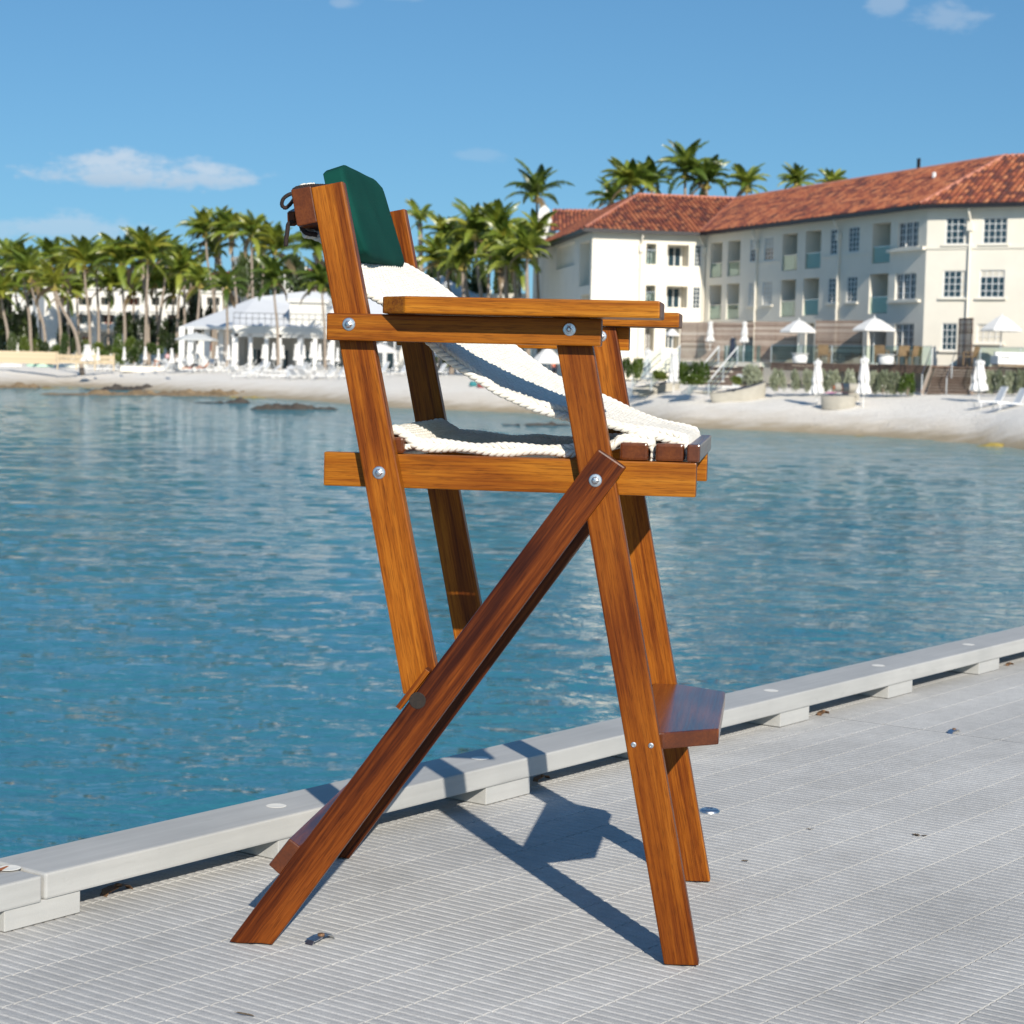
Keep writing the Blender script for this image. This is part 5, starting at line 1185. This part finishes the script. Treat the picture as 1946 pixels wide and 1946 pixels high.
for a in ((1270, 1380, 812, .22), (1485, 1545, 824, .12), (1620, 1680, 829, .20), (1840, 1990, 848, .30), (1680, 1720, 832, .10), (70, 180, 738, .25), (380, 560, 756, .3)):
    rockpile('seaweed', *a, 'weed', 'yellow brown seaweed washed up along the waterline', 'seaweed', 'seaweed on the waterline', .12)
# ------------------------------------------------------------------ beach furniture
plain('canvas_white', (.66, .65, .63), .8, .05, 3)
plain('canvas_shade', (.52, .53, .52), .8, .05, 3)
plain('sling_white', (.68, .69, .70), .6, .03, 2)
plain('cushion_dark', (.055, .065, .085), .8, .1)
plain('planter', (.36, .335, .28), .85, .1, 2, .3, 20)
plain('rattan', (.20, .135, .07), .7, .2, 6)
plain('navy', (.015, .025, .05), .8, .1)
def closed_umbrella(P, H, label, group, navy=False, fat=1.0):
    root = empty('folded_umbrella', P, random.uniform(0, 3), label, 'umbrella', group); key = ('cu', round(fat, 2), navy)
    if key not in SM:
        rnd = random.Random(len(SM)); mb = MB(); prof = [(.02, 1.0), (.075, .975), (.085, .93), (.065, .86), (.085, .70), (.10, .55), (.085, .47), (.12, .36), (.135, .27), (.10, .24), (.03, .25)]
        n = 16; b = len(mb.v)
        for k, (r_, z) in enumerate(prof):
            for j in range(n): a = 2*math.pi*j/n+k*.12; q = r_*fat*(1+(.32 if j % 2 else -.12)*(.4+.6*(1-z)*1.3))+rnd.uniform(-.006, .006); mb.v.append((q*math.cos(a), q*math.sin(a), z+(rnd.uniform(-.02, .02) if .2 < z < .4 else 0)))
        for k in range(len(prof)-1):
            for j in range(n): mb.f.append((b+k*n+j, b+k*n+(j+1) % n, b+(k+1)*n+(j+1) % n, b+(k+1)*n+j)); mb.mi.append(0)
        SM[key] = (mb.mesh('canopy', MATS['navy' if navy else 'canvas_white']), MB().tube([(0, 0, -.08), (0, 0, .30)], .013, 8).mesh('pole', MATS['trim_white']), MB().lathe([(.012, .995), (.02, 1.01), (.012, 1.03), (.001, 1.035)], 8).mesh('finial', MATS['trim_white']))
    for nm, me in zip(('canopy', 'pole', 'finial'), SM[key]): o = link(nm, me, root); o.scale = (H, H, H)
    return root
def px_umb(px, yt, yb, label, group, Y=None, **k):
    P = gp(px, yb) if Y is None else ptY(px, yb, Y); H = ptY(px, yt, P.y).z-P.z; return closed_umbrella(P, H, label, group, **k)
def open_umbrella(px, y0, y1, ybase, half, Y, label, group=None, mat='canvas_white', peak=.30):
    P = ptY(px, ybase, Y); top = ptY(px, y0, Y).z-P.z; rim = ptY(px, y1, Y).z-P.z; r_ = half*Y/F; root = empty('open_umbrella', P, .2, label, 'umbrella', group)
    mb = MB(); n = 8; rings = [(r_, rim-.12), (r_, rim), (r_*.66, rim+(top-rim)*.42), (r_*.3, rim+(top-rim)*.80), (.12, top-.04), (.10, top-.02)]
    mb.lathe(rings, n); mb.build('canopy', MATS[mat], root)
    MB().tube([(0, 0, 0), (0, 0, top+.12)], .035, 8).build('pole', MATS['trim_white'], root)
    MB().lathe([(.32, 0), (.32, .08), (.06, .10), (.05, .28), (.01, .28)], 12).build('base', MATS['canvas_shade'], root)
    for k in range(n): a = k*math.pi/4; MB().bar((0, 0, rim+(top-rim)*.15), (r_*.62*math.cos(a), r_*.62*math.sin(a), rim+(top-rim)*.40), .02, .02).build('rib', MATS['trim_white'], root)
LOUNGE = {}
def lounger(P, rz, label, group, back=58):
    if back not in LOUNGE:
        c, s = math.cos(R(back)), math.sin(R(back)); sl_ = MB()
        for k in range(12): sl_.box(-.30, .30, -.55+k*.105, -.55+k*.105+.092, .345, .365)
        bk = MB(); 
        M_ = Matrix.Translation((0, .72, .355)) @ Matrix.Rotation(R(back), 4, 'X')
        for k in range(8): bk.box(-.30, .30, k*.105, k*.105+.092, -.01, .01, M=M_)
        fr = MB(); fr.box(-.34, -.305, -.60, 1.25, .30, .345); fr.box(.305, .34, -.60, 1.25, .30, .345); fr.box(-.34, .34, -.62, -.58, .30, .345)
        bf = MB(); bf.box(-.34, -.305, 0, .86, -.02, .02, M=M_); bf.box(.305, .34, 0, .86, -.02, .02, M=M_); bf.box(-.34, .34, .84, .88, -.02, .02, M=M_)
        lg = MB().box(-.02, .02, -.025, .025, 0, .30)
        LOUNGE[back] = [('seat', sl_.mesh('seat', MATS['sling_white'])), ('backrest', bk.mesh('backrest', MATS['sling_white'])), ('frame', fr.mesh('frame', MATS['trim_white'])), ('back_frame', bf.mesh('back_frame', MATS['trim_white'])), ('leg', lg.mesh('leg', MATS['trim_white']))]
    root = empty('sun_lounger', P, rz, label, 'sun lounger', group)
    for nm, me in LOUNGE[back]:
        if nm == 'leg':
            for x in (-.322, .322):
                for y in (-.45, 1.1): o = link('leg', me, root); o.location = (x, y, 0)
        else: link(nm, me, root)
    return root
def armchair(P, rz, label, group, mat='sling_white', cat='chair', s=1.0):
    key = ('ac', mat)
    if key not in LOUNGE:
        st = MB().box(-.26, .26, -.26, .26, .40, .46); bk = MB().box(-.26, .26, -.03, .03, 0, .45, M=Matrix.Translation((0, .26, .46)) @ Matrix.Rotation(-.2, 4, 'X'))
        am = MB().box(-.03, .03, -.25, .27, .62, .66).box(-.02, .02, -.24, -.20, .40, .62); lg = MB().box(-.02, .02, -.02, .02, 0, .41)
        LOUNGE[key] = [x.mesh(n_, MATS[mat]) for n_, x in (('seat', st), ('backrest', bk), ('armrest', am), ('leg', lg))]
    root = empty('beach_chair' if mat == 'sling_white' else 'terrace_chair', P, rz, label, cat, group); root.scale = (s, s, s)
    se, bk, am, lg = LOUNGE[key]; link('seat', se, root); link('backrest', bk, root)
    for x in (-.26, .26): o = link('armrest', am, root); o.location = (x, 0, 0)
    for x in (-.23, .23):
        for y in (-.23, .23): o = link('leg', lg, root); o.location = (x, y, 0)
    return root
UG = 'folded white umbrellas at the pavilion'; UL = 'folded white umbrella standing among the loungers before the white pavilion'
for px, yt, yb in ((186, 660, 693), (236, 660, 692), (276, 659, 692), (301, 663, 692), (326, 662, 700), (345, 654, 690), (374, 655, 692), (412, 657, 690), (434, 656, 693), (476, 652, 693), (500, 655, 690), (520, 652, 694), (537, 656, 690), (562, 654, 695), (577, 656, 690), (592, 650, 690), (607, 654, 694), (625, 651, 695), (641, 661, 695), (731, 668, 702), (752, 670, 702), (800, 672, 706)):
    px_umb(px, yt, yb, UL, UG, Y=205+(700-yb)*1.6, fat=.78)
px_umb(166, 655, 697, 'wide loosely folded white umbrella at the end of the lounger row', None, Y=214, fat=1.8)
open_umbrella(372, 632, 645, 690, 40, 213, 'large open grey white umbrella left of the pavilion columns', None, 'canvas_shade')
open_umbrella(722, 652, 668, 702, 38, 196, 'open white umbrella seen between the two rear legs of the chair')
open_umbrella(838, 655, 675, 706, 30, 190, 'open white umbrella beside the back sling edge')
open_umbrella(1040, 660, 688, 716, 33, 160, 'open white umbrella over the person in coral seen between sling and front leg')
LG, LL = 'white loungers on the left beach', 'white slatted sun lounger in the crowded rows before the pavilion'
rnd = random.Random(3)
for px, py in ((172, 706), (190, 706), (206, 706), (222, 706), (238, 707), (252, 707)): lounger(gp(px, py), -1.25+rnd.uniform(-.1, .1), 'white sun lounger in the short row between fence and sunbathers', 'lounger row by the fence')
for px in range(300, 660, 15):
    for row, py in enumerate((702, 708, 714, 719)):
        if row > 1 and px < 440: continue
        if rnd.random() < .78: lounger(gp(px+rnd.uniform(-5, 5), py+rnd.uniform(-1.5, 1.5)+(px-300)*.006), rnd.choice((-1.3, -.9, -1.6, 2.6))+rnd.uniform(-.2, .2), LL, LG, rnd.choice((58, 40)))
for px in range(700, 880, 17):
    for py in (708, 714):
        if rnd.random() < .7: lounger(gp(px+rnd.uniform(-5, 5), py+rnd.uniform(-1, 1)), rnd.uniform(-1.6, -.9), 'white sun lounger under the tents seen between the chair legs', 'loungers seen between the chair legs')
for px in range(300, 640, 21):
    for py in (695, 699): armchair(gp(px+rnd.uniform(-6, 6), py), rnd.uniform(-3, 3), 'small white armchair on the sand close to the pavilion columns', 'white armchairs by the pavilion', s=1.15)
# right beach: umbrellas, loungers, daybeds
px_umb(1229.5, 664, 742, 'folded white umbrella beside the left daybed, draped loosely in front of the hedge', None)
px_umb(1279.5, 667, 747, 'folded white umbrella standing behind the tail of the left daybed', None)
px_umb(1551.5, 684, 772, 'folded white umbrella left of the round daybed with pink towel', None)
px_umb(1640, 679, 773, 'folded white umbrella right of the round daybed by the orange bolster', None)
px_umb(1859.5, 684, 763, 'folded white umbrella at the foot of the broad timber stair beside loungers', None, fat=1.35)
px_umb(1349, 611, 662, 'small folded white umbrella with grey shaded skirt on the left terrace', None, Y=136)
px_umb(1414, 611, 664, 'small folded white umbrella on the terrace above the second side stair', None, Y=134)
px_umb(1391, 642, 690, 'folded navy umbrella behind the glass on the left terrace', None, Y=133, navy=True)
TZ = 1.63
def onterr(px, Y): P = ptY(px, 690, Y); P.z = TZ; return P
for px, y0, y1, half, Y, lab in ((1516, 607, 629, 37, 130.2, 'open white umbrella on the terrace before the slatted screens'), (1659, 603, 626, 43, 125.6, 'open white umbrella on the terrace above silver shrubs and wooden chairs'), (1900, 599, 626, 40, 119.3, 'open white umbrella on the terrace right of the broad stair'), (1276, 624, 635, 14, 138, 'open white umbrella tip beside the end of the far armrest')):
    P = onterr(px, Y); d = P-ORG; open_umbrella(px, y0, y1, CX-F*d.dot(UP)/d.dot(FW), half, Y, lab)
lounger(gp(1380, 745), -1.0, 'single white lounger with raised back behind the middle daybed', None, 62)
lounger(gp(1872, 776), -1.25, 'white lounger with raised back nearest the folded umbrella by the stair', None, 62)
lounger(gp(1908, 779), -1.25, 'white lounger with raised back standing alone past the stair umbrella', None, 62)
lounger(gp(1192, 722), -1.0, 'white lounger half hidden behind the front leg of the chair', None, 62)
def daybed(px, py, L, wd, h0, h1, rz, label):
    P = gp(px, py); root = empty('daybed', P, rz, label, 'daybed'); mb = MB(); n = 28; V = []; Fc = []
    def ht(x): u = (x/L+.5); return h0+(h1-h0)*u**1.5
    for j in range(n):
        a = 2*math.pi*j/n; x = L/2*math.cos(a); y = wd/2*math.sin(a)*(1-.25*max(0, -math.cos(a)))
        V += [(x*.93, y*.93, -.15), (x, y, ht(x)), (x*.95, y*.93, ht(x)), (x*.95, y*.93, ht(x)-.12)]
    for j in range(n):
        k = (j+1) % n
        for q in range(3): Fc.append((j*4+q, k*4+q, k*4+q+1, j*4+q+1))
    pyobj('tub', V, Fc, MATS['planter'], root, True)
    V2 = [(x, y, z+.05) for x, y, z in V[3::4]]; V3 = [(x, y, z+.14) for x, y, z in V[3::4]]
    pyobj('mattress', V2+V3, [(j, (j+1) % n, n+(j+1) % n, n+j) for j in range(n)]+[tuple(range(n, 2*n))], MATS['cushion_dark'], root)
daybed(1246, 748, 3.3, 1.3, .35, .95, .25, 'left beige tub daybed with dark mattress between the folded umbrellas')
daybed(1402, 761, 3.6, 1.4, .38, 1.15, .25, 'middle beige tub daybed with dark mattress rising towards the dune')
daybed(1593, 774, 2.0, 1.7, .62, .66, 0, 'round beige tub daybed with a pink towel between two folded umbrellas')
P = gp(1593, 774); mb = MB(); vs_ = [(.75*x, .5*y, .05*mnoise.noise(Vector((x*4, y*4, 1)))+(.06 if abs(x) < .8 else 0)) for x in (-1, -.5, 0, .5, 1) for y in (-1, 0, 1)]
mb.add(vs_, [(i*3+j, (i+1)*3+j, (i+1)*3+j+1, i*3+j+1) for i in range(4) for j in range(2)]); o = mb.build('towel', plain('pink', (.75, .22, .36), .9, .1), None, loc=P+Vector((.0, -.1, .77))); o.rotation_euler = (0, 0, .4); tag(o, 'pink towel lying on the round daybed', 'towel')
mb = MB().tube([(-.95, 0, .26), (-.85, 0, .27), (.85, 0, .27), (.95, 0, .26)], [.12, .26, .26, .12], 14); P = gp(1618, 768); o = mb.build('bolster', MATS['planter'], None, True, P+Vector((.1, 1.0, .62))); tag(o, 'beige bolster with an orange end propped behind the round daybed', 'bolster')
MB().tube([(-.97, 0, .26), (-.5, 0, .275)], [.13, .272], 14).build('orange_cover', plain('orange', (.75, .16, .03), .8, .1), o, True)
lg = MB().box(-.5, .5, -.06, .06, -.9, .02); lg.build('support', MATS['planter'], o)
# terrace furniture
for px, Y, rz, lab in ((1675, 122.3, 2.6, 'rattan terrace chair left of the white drum table'), (1713, 121.6, 3.3, 'rattan terrace chair right of the white drum table'), (1735, 121.2, 3.6, 'rattan terrace chair nearest the broad stair rail'), (1843, 118.6, -2.2, 'tilted wooden terrace armchair at the foot of the narrow screen'), (1566, 125.5, 2.8, 'rattan terrace chair behind the glass in the umbrella shadow')): armchair(onterr(px, Y), rz, lab, 'rattan chairs on the terrace', 'rattan', s=1.25)
for px, Y, lab in ((1684, 120.9, 'white drum table on the terrace among rattan chairs'), (1520, 126.0, 'white drum table under the open umbrella by the slatted screens'), (1902, 116.0, 'white drum table under the umbrella right of the stair')):
    root = empty('drum_table', onterr(px, Y), 0, lab, 'table'); MB().lathe([(.42, 0), (.48, .2), (.44, .52), (.05, .53)], 18).build('drum', MATS['trim_white'], root, True); MB().lathe([(.55, .53), (.56, .55), (.55, .57), (.01, .57)], 20).build('table_top', MATS['trim_white'], root)
P = onterr(1928, 115.8); root = empty('terrace_sofa', P, .2, 'low white cushioned sofa on the terrace right of the stair', 'sofa')
for nm, b in (('seat', (-1, 1, -.4, .4, .12, .42)), ('backrest', (-1, 1, .4, .6, .12, .82)), ('armrest', (-1.2, -1.002, -.4, .6, .12, .6)), ('armrest', (1.002, 1.2, -.4, .6, .12, .6)), ('base', (-1.15, 1.15, -.35, .55, 0, .12))): MB().box(*b).build(nm, MATS['canvas_white' if nm != 'base' else 'rattan'], root)
for px, py, c, lab in ((899, 735, (.03, .20, .22), 'teal beach bag lying alone on the open sand'), (914, 737, (.28, .05, .05), 'dark red beach bag beside the teal bag on the sand')):
    P = gp(px, py); root = empty('beach_bag', P, .3, lab, 'bag'); m = plain('bag_%d' % px, c, .8, .1)
    MB().lathe([(.20, 0), (.30, .06), (.32, .22), (.24, .36), (.10, .40), (.01, .38)], 12).build('pouch', m, root, True); MB().tube(crom([(-.2, 0, .33), (-.1, 0, .55), (.1, 0, .55), (.2, 0, .33)], 12), .018, 6).build('strap', m, root, True)
# ------------------------------------------------------------------ people
for nm, c in (('skin', (.52, .27, .18)), ('skin_tan', (.40, .18, .10)), ('hair', (.04, .025, .015)), ('cloth_coral', (.72, .19, .10)), ('cloth_navy', (.02, .03, .06)), ('cloth_pink', (.70, .42, .45)), ('cloth_dark', (.03, .03, .035)), ('cloth_red', (.5, .06, .05))): plain(nm, c, .7, .08)
def person(P, rz, J, skin, shirt, short, label):
    """J: joint -> position; one skinned surface, then coloured by body region"""
    root = empty('person', P, rz, label, 'person')
    V = []; E = []; RD = []; REG = []
    def add(p, r_, reg, par=None):
        V.append(Vector(p)); RD.append(r_); REG.append(reg)
        if par is not None: E.append((par, len(V)-1))
        return len(V)-1
    pel = add(J['pelvis'], .135, 'short'); ch = add(J['chest'], .135, 'shirt', add(Vector(J['pelvis']).lerp(Vector(J['chest']), .5), .12, 'shirt', pel))
    nk = add(J['neck'], .055, 'skin', ch); hd = add(J['head'], .095, 'skin', nk); add(Vector(J['head'])+(Vector(J['head'])-Vector(J['neck'])).normalized()*.09, .075, 'skin', hd)
    f = Vector(J.get('face', (0, -1, 0))); add(Vector(J['head'])+f*.10-Vector((0, 0, .015)), .022, 'skin', hd)
    for s in ('L', 'R'):
        sh = add(J['sh'+s], .062, 'shirt', ch); el_ = add(J['el'+s], .042, 'arm', sh); wr = add(J['wr'+s], .030, 'skin', el_)
        d = (Vector(J['wr'+s])-Vector(J['el'+s])).normalized(); sd = d.orthogonal().normalized(); pm = add(Vector(J['wr'+s])+d*.055, .032, 'skin', wr)
        for k in range(4): b = Vector(J['wr'+s])+d*.09+sd*(k-1.5)*.019; q = add(b, .010, 'skin', pm); add(b+d*(.055+.012*(k in (1, 2)))+sd.cross(d)*.012, .008, 'skin', q)
        q = add(Vector(J['wr'+s])+d*.045+sd*.042, .011, 'skin', pm); add(Vector(J['wr'+s])+d*.085+sd*.062, .009, 'skin', q)
        hp = add(J['hip'+s], .095, 'short', pel); kn = add(J['kn'+s], .062, 'leg', hp); an = add(J['an'+s], .042, 'skin', kn); ft = Vector(J.get('ft'+s, Vector(J['an'+s])+f*.16-Vector((0, 0, .05)))); add(ft, .036, 'skin', an)
    me = bpy.data.meshes.new('body'); me.from_pydata(V, E, []); o = bpy.data.objects.new('body', me); col.objects.link(o)
    sk = o.modifiers.new('skin', 'SKIN')
    for i, r_ in enumerate(RD): me.skin_vertices[0].data[i].radius = (r_, r_); me.skin_vertices[0].data[i].use_root = (i == 0)
    sk.use_smooth_shade = True; o.modifiers.new('sub', 'SUBSURF').levels = 1
    dg = bpy.context.evaluated_depsgraph_get(); me2 = bpy.data.meshes.new_from_object(o.evaluated_get(dg)); bpy.data.objects.remove(o)
    me2.materials.clear()
    for m in (skin, shirt, short): me2.materials.append(MATS[m])
    for p in me2.polygons:
        c = p.center; i = min(range(len(V)), key=lambda k: (V[k]-c).length-RD[k]); rg = REG[i]; p.material_index = 1 if rg == 'shirt' else (2 if rg == 'short' else 0)
    b = link('body', me2, root); b.name = 'body'
    hair = MB(); h = Vector(J['head']); nup = (h-Vector(J['neck'])).normalized()
    hair.lathe([(.100, -.02), (.108, .04), (.095, .10), (.06, .14), (.01, .155)], 10, M=Matrix.Translation(h-f*.014) @ Vector((0, 0, 1)).rotation_difference(nup).to_matrix().to_4x4()); hair.build('hair', MATS['hair'], root, True)
STAND = dict(pelvis=(0, 0, .95), chest=(0, 0, 1.32), neck=(0, 0, 1.50), head=(0, -.02, 1.62), shL=(-.19, 0, 1.42), shR=(.19, 0, 1.42), elL=(-.25, .02, 1.14), elR=(.25, .02, 1.14), wrL=(-.24, -.08, .90), wrR=(.24, -.08, .90), hipL=(-.10, 0, .88), hipR=(.10, 0, .88), knL=(-.11, -.02, .48), knR=(.12, .02, .48), anL=(-.11, 0, .08), anR=(.13, .06, .08))
BEND = dict(STAND, chest=(0, -.30, 1.10), neck=(0, -.46, 1.14), head=(0, -.57, 1.10), shL=(-.19, -.36, 1.10), shR=(.19, -.36, 1.10), elL=(-.22, -.42, .82), elR=(.22, -.42, .82), wrL=(-.18, -.52, .58), wrR=(.18, -.52, .58), face=(0, -.7, -.7))
LIE = dict(pelvis=(0, .62, .50), chest=(0, .92, .80), neck=(0, 1.03, .98), head=(0, 1.06, 1.10), shL=(-.19, .96, .90), shR=(.19, .96, .90), elL=(-.30, .78, .66), elR=(.30, .78, .66), wrL=(-.22, .56, .56), wrR=(.22, .56, .56), hipL=(-.10, .55, .48), hipR=(.10, .55, .48), knL=(-.12, .18, .72), knR=(.12, .12, .50), anL=(-.12, -.16, .45), anR=(.12, -.32, .42), ftL=(-.12, -.28, .46), ftR=(.12, -.38, .52), face=(0, -.9, .3))
SIT = dict(pelvis=(0, .1, .52), chest=(0, .12, .90), neck=(0, .12, 1.08), head=(0, .10, 1.20), shL=(-.19, .12, 1.0), shR=(.19, .12, 1.0), elL=(-.26, 0, .76), elR=(.26, 0, .76), wrL=(-.16, -.22, .70), wrR=(.16, -.22, .70), hipL=(-.10, .04, .50), hipR=(.10, .04, .50), knL=(-.11, -.36, .52), knR=(.11, -.36, .52), anL=(-.11, -.36, .10), anR=(.11, -.36, .10))
for px, py, lab, clr in ((351, 708, 'sunbather in red trunks lying on a lounger, the left of the reclining pair', 'cloth_red'), (377, 708, 'sunbather in dark trunks lying on a lounger, the right of the reclining pair', 'cloth_navy')):
    P = gp(px, py); lounger(P, -1.2, 'white lounger carrying a reclining sunbather', 'loungers with sunbathers', 58); person(P, -1.2, LIE, 'skin_tan', 'skin_tan', clr, lab)
person(gp(302, 704), -1.2, BEND, 'skin_tan', 'skin_tan', 'cloth_dark', 'bare chested person in dark shorts bending over a lounger')
person(gp(318, 697), .3, STAND, 'skin', 'cloth_pink', 'cloth_dark', 'person in a pink shirt standing among the folded umbrellas')
P = gp(463, 697); armchair(P, .2, 'white armchair holding the dark clad sitter in the pavilion shade', None, s=1.1); person(P, .2, SIT, 'skin', 'cloth_dark', 'cloth_dark', 'dark clad person sitting in the shade of the pavilion columns')
person(gp(1053, 722), .4, STAND, 'skin', 'cloth_coral', 'cloth_navy', 'person in a coral shirt and navy shorts under an open umbrella')
